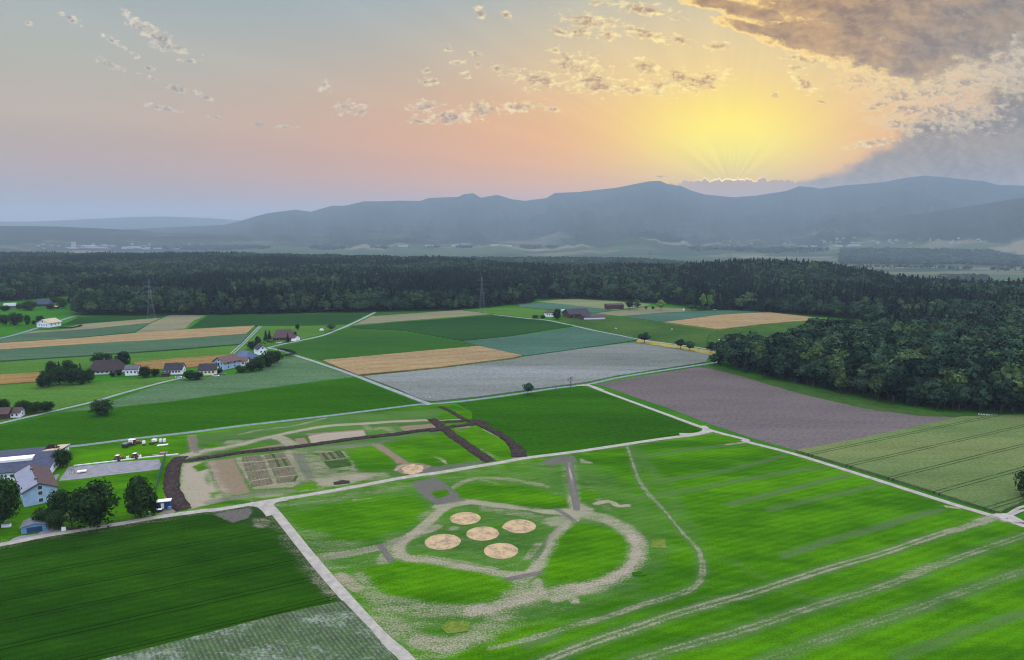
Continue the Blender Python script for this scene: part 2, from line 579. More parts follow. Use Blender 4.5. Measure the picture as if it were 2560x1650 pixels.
def dirt_mat(name, g1, g2, gthin, rows=.12, tram=False):
    """grass worn to bare dry ground where the 'wear' paint says so"""
    m, T, b = new_mat(name, 1, 0)
    P = T.n('ShaderNodeNewGeometry').outputs['Position']
    at = T.n('ShaderNodeAttribute', attribute_name='wear')
    sp_ = T.n('ShaderNodeSeparateColor')
    T.put(sp_.inputs[0], at.outputs['Color'])
    L, K, B = sp_.outputs
    D = at.outputs['Alpha']
    mp = T.n('ShaderNodeMapping')
    mp.inputs['Rotation'].default_value = (0, 0, -(ROW - math.pi / 2))
    mp.inputs['Scale'].default_value = (.45, 1.25, 1)
    T.put(mp.inputs[0], P)
    Q = mp.outputs[0]
    big = T.noise(Q, .035, 5, .62)
    mid = T.noise(Q, .22, 5, .68)
    fine = T.noise(P, 1.7, 4, .75)
    c = T.mix(T.sm(big, .35, .65), g1, g2)
    c = T.vm('SCALE', c, T.sm(T.m('ADD', T.m('MULTIPLY', mid, .6), T.m('MULTIPLY', fine, 1.1)), .55, 1.15, .5, 1.55, 'LINEAR'))
    w = stripes(T, P, ROW, 3.1, 1.1, 1.5)
    c = T.vm('SCALE', c, T.m('SUBTRACT', 1, T.m('MULTIPLY', w, rows)))
    if tram:
        for o_ in (0, 1.9):
            l_ = stripes(T, T.vm('ADD', P, (o_ * math.cos(ROW), o_ * math.sin(ROW), 0)), ROW, 13.5, .42, .6)
            c = T.vm('SCALE', c, T.m('SUBTRACT', 1, T.m('MULTIPLY', l_, .5)))
    dn = T.m('ADD', D, T.m('MULTIPLY', T.m('SUBTRACT', mid, .5), 1.5))
    c = T.mix(T.m('MULTIPLY', T.sm(dn, .1, 1.3), .85), c, T.vm('SCALE', gthin, T.sm(fine, .25, .75, .75, 1.25, 'LINEAR')))
    brk = T.m('ADD', T.m('MULTIPLY', T.m('SUBTRACT', mid, .5), 1.1), T.m('MULTIPLY', T.m('SUBTRACT', fine, .5), 1.6))
    soil = T.vm('SCALE', alb(164, 144, 124)[:3], T.sm(T.noise(P, .6, 5, .7), .25, .75, .8, 1.15, 'LINEAR'))
    c = T.mix(T.m('MULTIPLY', T.sm(T.m('ADD', B, T.m('MULTIPLY', brk, .6)), .3, .85), .9), c, soil)
    light = T.mix(T.sm(fine, .3, .7), alb(174, 160, 142), alb(213, 201, 184))
    c = T.mix(T.m('MULTIPLY', T.sm(T.m('ADD', L, brk), .28, 1.15), .92), c, light)
    dark = T.mix(T.sm(fine, .3, .7), alb(92, 86, 88), alb(150, 143, 142))
    c = T.mix(T.m('MULTIPLY', T.sm(T.m('ADD', K, T.m('MULTIPLY', brk, .7)), .4, .95), .9), c, dark)
    T.put(b.inputs['Base Color'], c)
    return m


M_site = dirt_mat('meadow_worn', alb(62, 120, 10), alb(92, 156, 8), alb(100, 126, 84))
M_crop = dirt_mat('dark_crop', alb(38, 80, 10), alb(50, 96, 12), alb(56, 84, 50), .16, True)

ROAD_N = np.vstack([[G(-300, 1185), G(20, 1143)], gp('R2', [(700, 325), (1000, 290), (1500, 225), (1900, 180)]), gp('R3', [(340, 437), (700, 390), (1400, 310), (2000, 235)]),
                    gp('P', [(1040, 1012), (1100, 1008), (1180, 1000)]), gp('R5', [(0, 1070), (400, 1010), (700, 975), (1000, 910), (1400, 845), (1830, 781), (1990, 750)])])
ROAD_M = np.vstack([[G(-700, 1475), G(-300, 1408)], gp('R2', [(0, 1455), (500, 1355), (930, 1285), (1400, 1210), (1800, 1140), (2333, 1065)]),
                    gp('R3', [(500, 1105), (900, 1040), (1300, 975), (1700, 905), (2100, 830), (2390, 790)]), gp('C6', [(600, 915), (1200, 815), (1600, 745), (2390, 645)]),
                    gp('R5', [(1350, 1490), (1700, 1445), (1850, 1412)])])
ROAD_D = np.vstack([gp('R5', [(700, 978), (850, 1038), (1100, 1130), (1400, 1240), (1850, 1402), (2180, 1490)]), gp('R8', [(660, 135), (950, 210), (1400, 350), (1900, 510), (2200, 600), (2390, 660)]),
                    [G(2700, 1362), G(3000, 1470)]])
ROAD_S = np.vstack([[G(645, 1256)], gp('R7', [(-75, 270), (0, 350), (200, 600), (400, 830), (600, 1050), (760, 1195)]), [G(1130, 1790), G(1260, 1960)]])
ROAD_W = np.vstack([[G(-250, 1120)], gp('R1', [(0, 1340), (500, 1225), (900, 1130), (1100, 1070), (1500, 960), (1700, 915), (1760, 890)])])
ROAD_C = np.vstack([gp('R4', [(1630, 1168), (1540, 1130), (1200, 1000), (900, 885), (600, 780), (370, 705), (220, 655), (100, 635)])])
ROAD_E = np.vstack([gp('R4', [(100, 638), (250, 600), (400, 570), (620, 520), (740, 475), (850, 430), (1000, 360), (1115, 300)])])
ROAD_F = np.vstack([gp('R4', [(2220, 325), (2390, 345)]), gp('R5', [(150, 362), (320, 376), (600, 435), (800, 480), (1000, 518), (1180, 555), (1500, 600), (1700, 628), (1930, 665)])])
ROAD_L = np.vstack([[G(-200, 885)], px('P', [(0, 0)]) and [G(0, 846), G(78, 825), G(143, 804), G(187, 790), G(230, 779)]])
ROAD_T = gp('R4', [(-240, 690), (-120, 580), (30, 430)])

ROAD_M_, ROAD_S_, ROAD_D_ = smooth_line(ROAD_M), smooth_line(ROAD_S), smooth_line(ROAD_D)

# ------------------------------------------------------------------ wear strokes (polyline, width m, amount, soft)
WEAR = {'L': [], 'K': [], 'B': [], 'D': []}
CLEAR = []


def st(ch, tagname, pts, w, a=1.0, soft=.6, smooth=True):
    L = gp(tagname, pts)
    WEAR[ch].append(('s', smooth_line(L) if smooth else L, w, a, soft))


def blob(ch, tagname, pts, a=1.0, soft=3.0):
    WEAR[ch].append(('p', gp(tagname, pts), soft, a, 0))


def clear(tagname, pts, a=1.0, soft=4.0):
    CLEAR.append((gp(tagname, pts), soft, a))


# --- lower site (around the five sand pads)
blob('D', 'R7', [(0, 250), (700, 130), (1700, -20), (1950, 40), (2300, 300), (2390, 500), (2390, 780), (1700, 940), (1200, 1110), (780, 1195), (560, 960), (300, 700), (180, 560)], .6, 14)
blob('L', 'R7', [(100, 480), (60, 260), (700, 120), (1200, 40), (1700, -20), (1900, 120), (1900, 300), (2160, 420), (2180, 620), (1800, 900), (1250, 1090), (800, 1195), (560, 960), (300, 700)], .24, 10)
blob('D', 'R7', [(860, 590), (1150, 250), (1700, 330), (1450, 690)], .35, 3)
clear('R7', [(60, 320), (500, 230), (800, 215), (870, 260), (800, 380), (560, 470), (400, 490), (260, 430), (120, 390)], .9)
clear('R7', [(1060, 165), (1170, 140), (1500, 160), (1700, 230), (1720, 285), (1500, 290), (1250, 235), (1080, 225)], .95, 3)
clear('R7', [(520, 660), (700, 600), (1000, 640), (1340, 705), (1390, 760), (1250, 840), (900, 850), (640, 800), (540, 730)], .95)
clear('R7', [(1640, 480), (1760, 380), (2000, 420), (2090, 520), (2060, 620), (1900, 710), (1600, 740), (1570, 690)], .95)
clear('R7', [(1790, 180), (1900, 190), (1880, 250), (1800, 250)], .7, 2)
clear('R8', [(250, 820), (330, 820), (350, 920), (320, 1010), (200, 1060), (0, 1080), (0, 960), (120, 930)], .6)
for w_, a_ in ((4.2, .9), (8, .28)):
    st('L', 'R7', [(1150, 250), (1010, 275), (930, 330), (830, 420), (730, 490), (705, 545), (760, 585), (900, 605), (1090, 640), (1330, 680), (1480, 690)], w_, a_)
    st('L', 'R7', [(1480, 690), (1560, 620), (1620, 540), (1650, 450), (1740, 370), (1770, 330), (1700, 315), (1600, 310), (1500, 290), (1400, 282), (1240, 262), (1140, 250)], w_, a_)
st('L', 'R7', [(1800, 330), (1920, 345), (2040, 400), (2110, 460), (2130, 550), (2080, 640), (1960, 720), (1800, 765), (1640, 800), (1540, 800)], 6.5, .8, 1)
st('L', 'R7', [(2100, 450), (2128, 550), (2080, 640), (1960, 715), (1800, 760)], 3.2, 1)
st('L', 'R7', [(520, 690), (550, 780), (640, 850), (790, 885), (950, 895), (1150, 900), (1350, 860), (1560, 800)], 7.5, .62, 1.2)
st('L', 'R7', [(1150, 905), (1300, 870), (1560, 795)], 5, .9)
st('L', 'R7', [(590, 920), (680, 1010), (800, 1070), (930, 1105), (1080, 1085), (1240, 1020), (1310, 930), (1380, 830), (1430, 735)], 7, .66, 1.2)
st('L', 'R7', [(820, 1075), (950, 1105), (1080, 1090)], 6, .8, 1)
st('L', 'R7', [(790, 1170), (900, 1170), (1060, 1130), (1250, 1060)], 4, .55, 1)
blob('L', 'R7', [(1180, 900), (1360, 850), (1380, 900), (1280, 960), (1190, 950)], .7, 4)
blob('L', 'R7', [(1480, 750), (1520, 700), (1560, 700), (1600, 770), (1720, 790), (1600, 850), (1540, 820)], .72, 3)
st('L', 'R7', [(1640, 835), (1720, 820), (1760, 840)], 3, .9)
st('L', 'R7', [(230, 580), (400, 560), (600, 520), (720, 480), (830, 440), (930, 400)], 4.5, .75, .8)
st('K', 'R7', [(240, 590), (430, 555), (600, 515), (740, 470)], 3.0, .62, .8)
st('K', 'R7', [(600, 512), (668, 608)], 2.4, .95, .3, False)
st('L', 'R7', [(620, 600), (650, 560), (740, 590), (860, 590)], 5, .7)
blob('L', 'R7', [(600, 520), (700, 510), (720, 600), (640, 600)], .6, 4)
st('L', 'R7', [(90, 500), (240, 450), (400, 470), (420, 490)], 7, .48, 1.2)
blob('L', 'R7', [(220, 430), (400, 440), (580, 500), (540, 560), (260, 570), (100, 540)], .42, 6)
st('L', 'R7', [(0, 262), (200, 232), (420, 205), (700, 150)], 7, .42, 1.2)
st('L', 'R7', [(440, 245), (540, 232)], 1.8, 1)
st('L', 'R7', [(360, 690), (460, 770)], 4, .75)
st('B', 'R7', [(360, 690), (470, 775)], 4, .6)
st('L', 'R7', [(240, 600), (420, 640), (560, 600)], 4, .38, 1.2)
st('L', 'R7', [(720, 1000), (820, 990), (1000, 940), (1100, 960)], 4, .42, 1.2)
st('L', 'R7', [(1320, 1000), (1420, 960), (1300, 900)], 5, .45, 1.2)
blob('K', 'R7', [(780, 130), (930, 100), (1000, 150), (1120, 240), (1000, 262), (930, 272), (880, 238), (820, 190)], .95, 2)
clear('R7', [(905, 190), (990, 178), (1015, 205), (940, 232)], 1, 1)
st('L', 'R7', [(950, 280), (1100, 245)], 5, .8)
st('L', 'R7', [(1040, 165), (1100, 130), (1200, 105), (1350, 112), (1560, 150)], 3.2, .66, 1)
st('L', 'R7', [(1380, 128), (1480, 132), (1600, 160)], 3.2, .6, 1)
st('L', 'R7', [(1200, 115), (1420, 180), (1600, 210)], 2, .5, 1)
st('L', 'R7', [(1010, 100), (1200, 60), (1400, 30), (1560, 20)], 6, .4, 1.2)
blob('K', 'R7', [(1555, 10), (1640, -20), (1760, -25), (1785, 12), (1700, 22), (1610, 34)], .95, 2)
blob('L', 'R7', [(1790, -10), (1860, 10), (1880, 25), (1790, 20)], .75, 2)
st('L', 'R7', [(1722, 20), (1738, 120), (1762, 230), (1775, 300)], 7, .5, 1)
for dx_ in (-14, 14):
    st('K', 'R7', [(1726 + dx_, 20), (1742 + dx_, 120), (1763 + dx_ * .8, 220), (1774 + dx_ * .7, 300)], 1.5, .95, .3)
st('L', 'R7', [(1727, 20), (1742, 120), (1764, 220), (1775, 300)], 1.6, 1, .3)
blob('L', 'R7', [(1700, 250), (1730, 190), (1760, 250), (1820, 190), (1800, 260), (1880, 290), (1880, 340), (1800, 345), (1720, 330), (1650, 300)], .85, 3)
st('L', 'R7', [(1830, 130), (1920, 260), (2010, 320)], 3, .4, 1)
st('K', 'R7', [(1640, 288), (1720, 335), (1800, 402)], 2.2, .9, .4)
blob('L', 'R7', [(1560, 350), (1720, 320), (1770, 350), (1700, 400), (1600, 400)], .72, 3)
blob('K', 'R7', [(1640, 330), (1740, 340), (1760, 380), (1690, 420), (1660, 380)], .5, 3)
st('L', 'R7', [(1890, 262), (1950, 248), (1990, 255), (2020, 275), (2080, 272)], 2.6, .95, .5)
blob('L', 'R7', [(1490, 600), (1600, 560), (1580, 640), (1480, 680)], .72, 3)
st('K', 'R7', [(1320, 722), (1480, 690), (1640, 662)], 2.6, .9, .4)
blob('L', 'R7', [(1340, 620), (1450, 590), (1460, 640), (1350, 650)], .4, 4)
for k in range(5):
    st('L', 'R7', [(860, 572 + k * 7), (1100, 605 + k * 9), (1300, 648 + k * 8)], 1.1, .62, .6)
    st('L', 'R7', [(1200, 272 + k * 8), (1440, 308 + k * 7), (1620, 352 + k * 10)], 1.1, .55, .6)
for k in range(3):
    st('K', 'R7', [(1500 + k * 12, 600), (1590 + k * 12, 480), (1660 + k * 10, 400)], 1.2, .6, .5)
    st('L', 'R7', [(1480 - k * 14, 600), (1560 - k * 14, 500)], 1.2, .6, .5)
st('L', 'R7', [(820, 350), (900, 310), (1000, 270)], 4, .55, 1)
blob('L', 'R7', [(1000, 400), (1070, 390), (1080, 420), (1000, 425)], .65, 2)
blob('K', 'R7', [(860, 410), (960, 390), (960, 415), (870, 430)], .55, 2)
blob('B', 'R7', [(1470, 100), (1530, 98), (1535, 112), (1480, 116)], .5, 2)
# --- loop track on the right and its partner
for o_ in (-5, 7):
    st('L', 'R8', [(-90, 130 + o_), (0, 385 + o_ * 2), (150, 560 + o_), (280 + o_, 720), (355 + o_, 800), (388 + o_ * 2, 900), (372 + o_ * 2, 1000), (300, 1060 + o_ * 2), (150, 1110 + o_ * 1.6), (0, 1152 + o_ * 1.5),
                      (-180, 1215 + o_ * 1.5), (-450, 1290 + o_ * 1.5), (-700, 1365 + o_ * 1.5), (-950, 1425 + o_)], 1.0, .62, .5)
st('D', 'R8', [(-300, 10), (-90, 130), (0, 385), (150, 560), (280, 720), (355, 800), (388, 900), (372, 1000), (300, 1060), (150, 1110), (0, 1152), (-180, 1215), (-450, 1290), (-700, 1400)], 3.6, .8, 1.3)
st('D', 'R8', [(-250, -20), (60, 300), (250, 600), (330, 740)], 7, .55, 1.5)
# --- farm tracks crossing the big meadow
T1 = [(2200, 608), (2060, 655), (1900, 700), (1700, 765), (1500, 832), (1200, 915), (900, 1010), (700, 1075), (500, 1130), (200, 1215), (0, 1285), (-200, 1350), (-420, 1430), (-620, 1510), (-850, 1600)]
T2 = [(2450, 700), (2300, 750), (2100, 815), (1800, 925), (1500, 1040), (1100, 1155), (700, 1290), (300, 1400), (0, 1490), (-150, 1540)]
T3 = [(2450, 920), (2200, 1000), (2000, 1072), (1700, 1180), (1500, 1245), (1100, 1380), (800, 1494), (650, 1560)]
for T_, a_ in ((T1, .78), (T2, .62), (T3, .5)):
    st('D', 'R8', T_, 4.2, .85, 1.4)
    for o_ in (-8, 8):
        st('L', 'R8', [(x, y + o_ * (.85 + y / 1300)) for x, y in T_], .95, a_ * .95, .8)
    st('L', 'R8', T_, 3.2, a_ * .34, 1.3)
st('L', 'R8', [(2200, 608), (2060, 655), (1900, 700)], 3, .7)
st('L', 'R8', [(500, 1130), (200, 1215), (0, 1285), (-200, 1350)], 4, .4, 1.2)
st('L', 'R8', [(1900, 880), (1650, 980)], 3, .6, 1)
for S_, a_ in (([(660, 140), (560, 155), (300, 185), (0, 232)], .6), ([(1130, 290), (800, 345), (500, 400), (150, 465), (0, 480)], .55), ([(1290, 345), (1100, 390), (900, 440), (560, 525)], .62),
               ([(1500, 400), (1300, 450), (1150, 480), (800, 560)], .5), ([(1880, 560), (1700, 600), (1500, 665), (1250, 730), (900, 845)], .62), ([(900, 220), (600, 300), (200, 370), (0, 400)], .5),
               ([(400, 800), (640, 910), (850, 1020), (1050, 1110)], .12), ([(2400, 1200), (2000, 1330), (1600, 1470)], .45)):
    st('D', 'R8', S_, 3.4, min(1, a_ + .3), .9)
st('L', 'R8', [(540, 152), (660, 138)], 2, .8)
st('L', 'R8', [(1910, 540), (1980, 548)], 2, .9)
st('L', 'R8', [(2100, 640), (2200, 610), (2260, 625)], 4, .7)
# --- upper site
blob('B', 'R3', [(185, 715), (420, 680), (1100, 600), (1700, 560), (1950, 700), (1990, 830), (1300, 960), (800, 1010), (240, 1105)], .42, 5)
blob('L', 'R3', [(640, 985), (1200, 920), (1340, 940), (900, 1010), (500, 1040)], .7, 3)
blob('K', 'R3', [(1330, 840), (1990, 790), (2200, 800), (1500, 915)], .4, 4)
blob('D', 'R3', [(220, 480), (1500, 300), (2390, 240), (2390, 430), (2390, 780), (950, 950), (200, 1000), (190, 700)], .8, 4)
clear('R3', [(1600, 600), (1820, 570), (2000, 680), (1985, 780), (1720, 770), (1640, 680)], .85)
clear('R3', [(1920, 540), (2390, 460), (2390, 740), (2140, 700)], .85)
clear('C6', [(500, 300), (800, 290), (1100, 420), (1380, 600), (1400, 730), (1180, 760), (900, 600), (650, 430)], .6)
clear('R3', [(350, 560), (480, 540), (520, 560), (440, 590)], .8, 2)
clear('R3', [(760, 560), (880, 540), (960, 545), (800, 575), (600, 620), (560, 610)], .6, 2)
blob('L', 'R3', [(185, 715), (260, 705), (395, 692), (450, 850), (500, 960), (560, 1030), (240, 1112), (160, 940)], 1.1, 4)
st('L', 'R3', [(420, 700), (480, 880), (560, 1000)], 5, .6, 1.2)
clear('R3', [(270, 740), (380, 700), (400, 760), (330, 780)], .85, 2)
clear('R3', [(390, 800), (440, 870), (420, 900), (380, 860)], .5, 2)
clear('R3', [(420, 960), (490, 960), (480, 1020), (430, 1010)], .6, 2)
blob('B', 'R3', [(405, 695), (625, 665), (770, 960), (650, 985), (530, 960), (470, 850)], 1.0, 2)
blob('L', 'R3', [(625, 665), (690, 655), (850, 640), (1130, 600), (1230, 860), (1130, 920), (790, 935), (700, 800)], .68, 2)
blob('B', 'R3', [(640, 700), (1130, 620), (1220, 890), (1130, 915), (790, 935)], .55, 2)
blob('K', 'R3', [(1110, 615), (1230, 630), (1330, 830), (1240, 870)], .72, 2)
blob('L', 'R3', [(1090, 600), (1260, 600), (1420, 850), (1250, 880)], .6, 3)
st('L', 'R3', [(1090, 610), (1160, 740), (1240, 860)], 3, .7)
st('K', 'R3', [(1260, 600), (1500, 570), (1800, 540), (1990, 500)], 5, .62, .8)
st('L', 'R3', [(1200, 600), (1500, 575), (1850, 545)], 6, .5, 1)
blob('L', 'R3', [(1230, 640), (1330, 600), (1580, 600), (1660, 680), (1700, 780), (1950, 790), (1990, 830), (1500, 890), (1320, 830)], .62, 4)
clear('R3', [(1400, 700), (1620, 670), (1640, 735), (1460, 755)], .7, 1.5)
clear('R3', [(1290, 630), (1370, 625), (1350, 645)], .9, 1)
clear('R3', [(1520, 775), (1620, 765), (1625, 770), (1540, 785)], .9, 1)
blob('L', 'R3', [(1290, 840), (1700, 800), (1960, 800), (1600, 895), (1360, 930)], .85, 4)
blob('K', 'R3', [(1520, 875), (1575, 865), (1580, 890), (1530, 890)], 1, 1)
clear('R3', [(1150, 930), (1260, 885), (1330, 885), (1290, 915), (1170, 950)], .95, 2)
blob('B', 'R3', [(1800, 560), (1900, 555), (2130, 710), (2020, 715)], 1.0, 1)
blob('K', 'R3', [(1810, 560), (1890, 560), (2110, 700), (2040, 710)], .5, 1)
blob('B', 'R3', [(1995, 770), (2020, 730), (2100, 705), (2250, 705), (2320, 735), (2240, 780), (2080, 805)], 1.1, 1.5)
blob('L', 'R3', [(2080, 760), (2120, 735), (2220, 740), (2235, 765), (2170, 785), (2100, 782)], 1.2, 1)
st('L', 'R3', [(2010, 770), (2060, 735), (2120, 725)], 1.5, .9)
st('K', 'R3', [(430, 1040), (600, 1010), (900, 965), (1150, 950)], 5, .72, .8)
st('K', 'R3', [(2180, 800), (2390, 755)], 5, .85)
st('K', 'C6', [(0, 940), (350, 880), (700, 840), (1000, 790)], 5, .72, .8)
st('L', 'C6', [(0, 985), (400, 930), (800, 865), (1300, 790), (1450, 720)], 2.5, .66, .8)
st('L', 'R3', [(205, 655), (400, 600), (560, 575), (720, 545), (830, 510), (950, 485), (1200, 430), (1450, 390), (1700, 375), (2000, 355), (2290, 342)], 4.2, .95)
st('L', 'R3', [(205, 655), (400, 605), (600, 570), (830, 510)], 8, .6, 1)
st('L', 'R3', [(680, 465), (830, 430), (1000, 410), (1150, 390), (1400, 330)], 2.6, .62, 1)
st('L', 'R3', [(1000, 490), (1060, 510), (1130, 560)], 6, .85)
blob('L', 'R3', [(520, 560), (560, 510), (680, 500), (760, 530), (700, 550), (600, 560)], .62, 3)
st('L', 'R3', [(1700, 370), (1760, 395), (1800, 430), (1900, 410), (2000, 450)], 4, .6, 1)
blob('L', 'R3', [(1850, 380), (2050, 370), (2040, 400), (1900, 430)], .42, 4)
blob('L', 'R3', [(150, 640), (330, 600), (360, 640), (220, 665)], 1, 2)
blob('B', 'R3', [(220, 470), (320, 465), (340, 620), (250, 640)], .72, 3)
for o_ in (0, 28):
    st('K', 'R3', [(262 + o_, 490), (280 + o_, 560), (296 + o_, 625)], 1.3, .8, .4)
blob('B', 'R3', [(1150, 500), (1235, 492), (1272, 545), (1165, 548)], 1, 1)
blob('L', 'R3', [(1262, 480), (1400, 455), (1735, 430), (1775, 495), (1290, 545)], 1.2, 1)
blob('B', 'R3', [(1230, 460), (1730, 420), (1760, 440), (1300, 480)], 1.0, 1)
blob('B', 'R3', [(630, 610), (800, 580), (1050, 540), (1060, 560), (700, 610)], .75, 2)
blob('B', 'R3', [(2040, 402), (2090, 392), (2320, 375), (2375, 412), (2100, 448)], 1.3, .6)
st('L', 'C6', [(290, 185), (450, 178), (620, 170)], 1.6, .9, .4)
blob('L', 'C6', [(510, 330), (600, 320), (750, 295), (740, 320), (660, 370), (600, 370)], .9, 2)
blob('B', 'C6', [(780, 440), (960, 430), (1060, 500), (900, 540)], .55, 3)
blob('B', 'C6', [(540, 240), (760, 225), (760, 310), (600, 330), (500, 320)], .9, 2)
st('L', 'C6', [(1230, 380), (1330, 420), (1400, 465)], 1.5, .9)
st('L', 'C6', [(940, 310), (1060, 380), (1150, 425)], 1.6, .7)
for i in range(6):
    st('L', 'C6', [(180 + i * 38, 705 + i * 14), (240 + i * 30, 745 + i * 18)], .9, .9, .4, False)
st('L', 'C6', [(920, 615), (1010, 600)], 2, .8)
st('L', 'C6', [(1000, 660), (1060, 700), (1200, 760)], 3, .6)
blob('L', 'C6', [(1380, 740), (1480, 690), (1600, 730), (1700, 700), (1600, 760), (1400, 780)], .7, 2)
st('B', 'C6', [(1560, 680), (1800, 640), (2150, 600)], 5, .42, 1)
st('L', 'C6', [(2200, 560), (2390, 610)], 1.5, .6)
st('L', 'R3', [(980, 1060), (1400, 1010), (1800, 960), (2140, 900)], 7, .45, 1.2)
st('L', 'R3', [(1660, 1022), (1800, 1012)], 1.5, 1)
st('L', 'R3', [(1000, 1090), (1060, 1180), (1200, 1320)], 7, .42, 1.2)
blob('L', 'R2', [(1800, 420), (2110, 395), (2130, 425), (1900, 430)], .7, 1.5)
blob('L', 'R2', [(1850, 1080), (2010, 1020), (2060, 1090), (1800, 1130)], .6, 1.5)
blob('B', 'R2', [(1940, 560), (1985, 560), (1950, 1020), (1900, 1020)], .55, 1.5)
# corn edge by the junction
blob('K', 'R3', [(440, 1150), (620, 1110), (780, 1085), (800, 1125), (760, 1180), (620, 1225)], .9, 2)
blob('L', 'R3', [(770, 1180), (830, 1170), (900, 1180), (960, 1210), (940, 1250), (850, 1275), (800, 1260)], .55, 2)
blob('D', 'R3', [(780, 1090), (860, 1080), (1000, 1250), (940, 1290), (700, 1250)], .7, 3)
blob('L', 'R7', [(170, 690), (230, 640), (300, 720), (370, 800), (350, 830), (260, 800), (190, 740)], .56, 2)
blob('D', 'R7', [(0, 360), (70, 440), (230, 640), (380, 830), (250, 830), (150, 700), (0, 480)], .6, 3)


for _L, _w, _a in ((ROAD_M_, 7.5, .46), (ROAD_S_, 8.0, .46), (ROAD_D_, 6.0, .34)):
    WEAR['L'].append(('s', _L, _w, _a, 1.2))


def wear_at(P):
    out = {}
    clr = np.ones(len(P))
    for L, soft, a in CLEAR:
        lo, hi = L.min(0) - soft, L.max(0) + soft
        k = np.where((P > lo).all(1) & (P < hi).all(1))[0]
        if not len(k):
            continue
        d = poly_line_dist(P[k], np.vstack([L, L[:1]]))
        d = np.where(inside(P[k], L), d, -d)
        clr[k] = np.minimum(clr[k], 1 - a * sstep(d, -soft * .6, soft * .6))
    for ch, lst in WEAR.items():
        v = np.zeros(len(P))
        for kind, L, w, a, soft in lst:
            pad = w * (1 + soft) + 1
            lo, hi = L.min(0) - pad, L.max(0) + pad
            k = np.where((P > lo).all(1) & (P < hi).all(1))[0]
            if not len(k):
                continue
            if kind == 's':
                d = poly_line_dist(P[k], L)
                x = a * (1 - sstep(d, w * .5 * (1 - soft * .5), w * .5 * (1 + soft)))
            else:
                d = poly_line_dist(P[k], np.vstack([L, L[:1]]))
                d = np.where(inside(P[k], L), d, -d)
                x = a * sstep(d, -w * .5, w * .5)
            v[k] = np.maximum(v[k], x * (clr[k] if kind == 'p' else .35 + .65 * clr[k]))
        out[ch] = v
    return out


def grid_patch(name, poly, step, z, mat):
    """a sheet cut from a fine grid, with the wear painted on its points"""
    lo, hi = poly.min(0), poly.max(0)
    nx, ny = int((hi[0] - lo[0]) / step) + 2, int((hi[1] - lo[1]) / step) + 2
    X, Y = np.meshgrid(lo[0] + np.arange(nx) * step, lo[1] + np.arange(ny) * step)
    P = np.c_[X.ravel(), Y.ravel()]
    i = np.arange(nx * ny).reshape(ny, nx)
    Q = np.stack([i[:-1, :-1], i[:-1, 1:], i[1:, 1:], i[1:, :-1]], -1).reshape(-1, 4)
    Q = Q[inside(P[Q].mean(1), poly)]
    used, inv = np.unique(Q, return_inverse=True)
    P = P[used]
    Q = inv.reshape(-1, 4)
    zz = z + .05 * (fbm(P[:, 0] * .11, P[:, 1] * .11) - .5)
    me = np_mesh(name, np.c_[P, zz], Q.astype(np.int32), [mat], True)
    w = wear_at(P)
    ca = me.color_attributes.new('wear', 'FLOAT_COLOR', 'POINT')
    ca.data.foreach_set('color', np.clip(np.c_[w['L'], w['K'], w['B'], w['D']], 0, 1.3).astype(np.float32).ravel())
    return tag(link(name, me), kind='structure')


# ------------------------------------------------------------------ roads
ROADS = []


def road(name, pts, w, z, mat, ext=None):
    w *= .84
    L = smooth_line(np.vstack(pts) if isinstance(pts, list) else pts, 5)
    d = np.gradient(L, axis=0)
    d /= np.hypot(d[:, 0], d[:, 1])[:, None]
    n = np.c_[-d[:, 1], d[:, 0]]
    s = np.r_[0, np.cumsum(np.hypot(*np.diff(L, axis=0).T))]
    wl = w / 2 * (1 + .10 * (fbm(s * .15, s * 0 + 3) - .5))
    wr = w / 2 * (1 + .10 * (fbm(s * .15, s * 0 + 9) - .5))
    V_, F_ = [], []
    for off, zz in ((1.25, z - .1), (1.0, z), (0, z + .03), (-1.0, z), (-1.25, z - .1)):
        ww = (wl if off > 0 else wr) * off
        V_.append(np.c_[L + n * ww[:, None], np.full(len(L), zz)])
    k = len(L)
    V_ = np.vstack(V_)
    for r_ in range(4):
        a = np.arange(k - 1) + r_ * k
        F_.append(np.c_[a, a + k, a + k + 1, a + 1])
    ROADS.append((L, w))
    return tag(link(name, np_mesh(name, V_, np.vstack(F_).astype(np.int32), [mat], True)), kind='structure')


def road_mat(name, c1, c2, grass=0.0):
    m, T, b = new_mat(name, .9, .1)
    P = T.n('ShaderNodeNewGeometry').outputs['Position']
    f = T.noise(P, .35, 6, .7)
    c = T.mix(T.sm(f, .3, .7), c1, c2)
    c = T.vm('SCALE', c, T.sm(T.noise(P, 2.5, 4, .7), .3, .7, .88, 1.1, 'LINEAR'))
    if grass:
        c = T.mix(T.m('MULTIPLY', T.sm(T.noise(P, .2, 5, .7), .5, .62), grass), c, alb(70, 110, 50))
    T.put(b.inputs['Base Color'], c)
    return m


M_track = road_mat('gravel_track', alb(182, 178, 170), alb(216, 211, 202))
M_asph = road_mat('lane_asphalt', alb(130, 145, 160), alb(160, 172, 184))
M_lane = road_mat('farm_lane', alb(150, 160, 168), alb(190, 196, 198), .2)
M_grass = field_mat('meadow_grass', alb(66, 116, 36), alb(88, 140, 48), .012, .4, ROW, 4, .05)

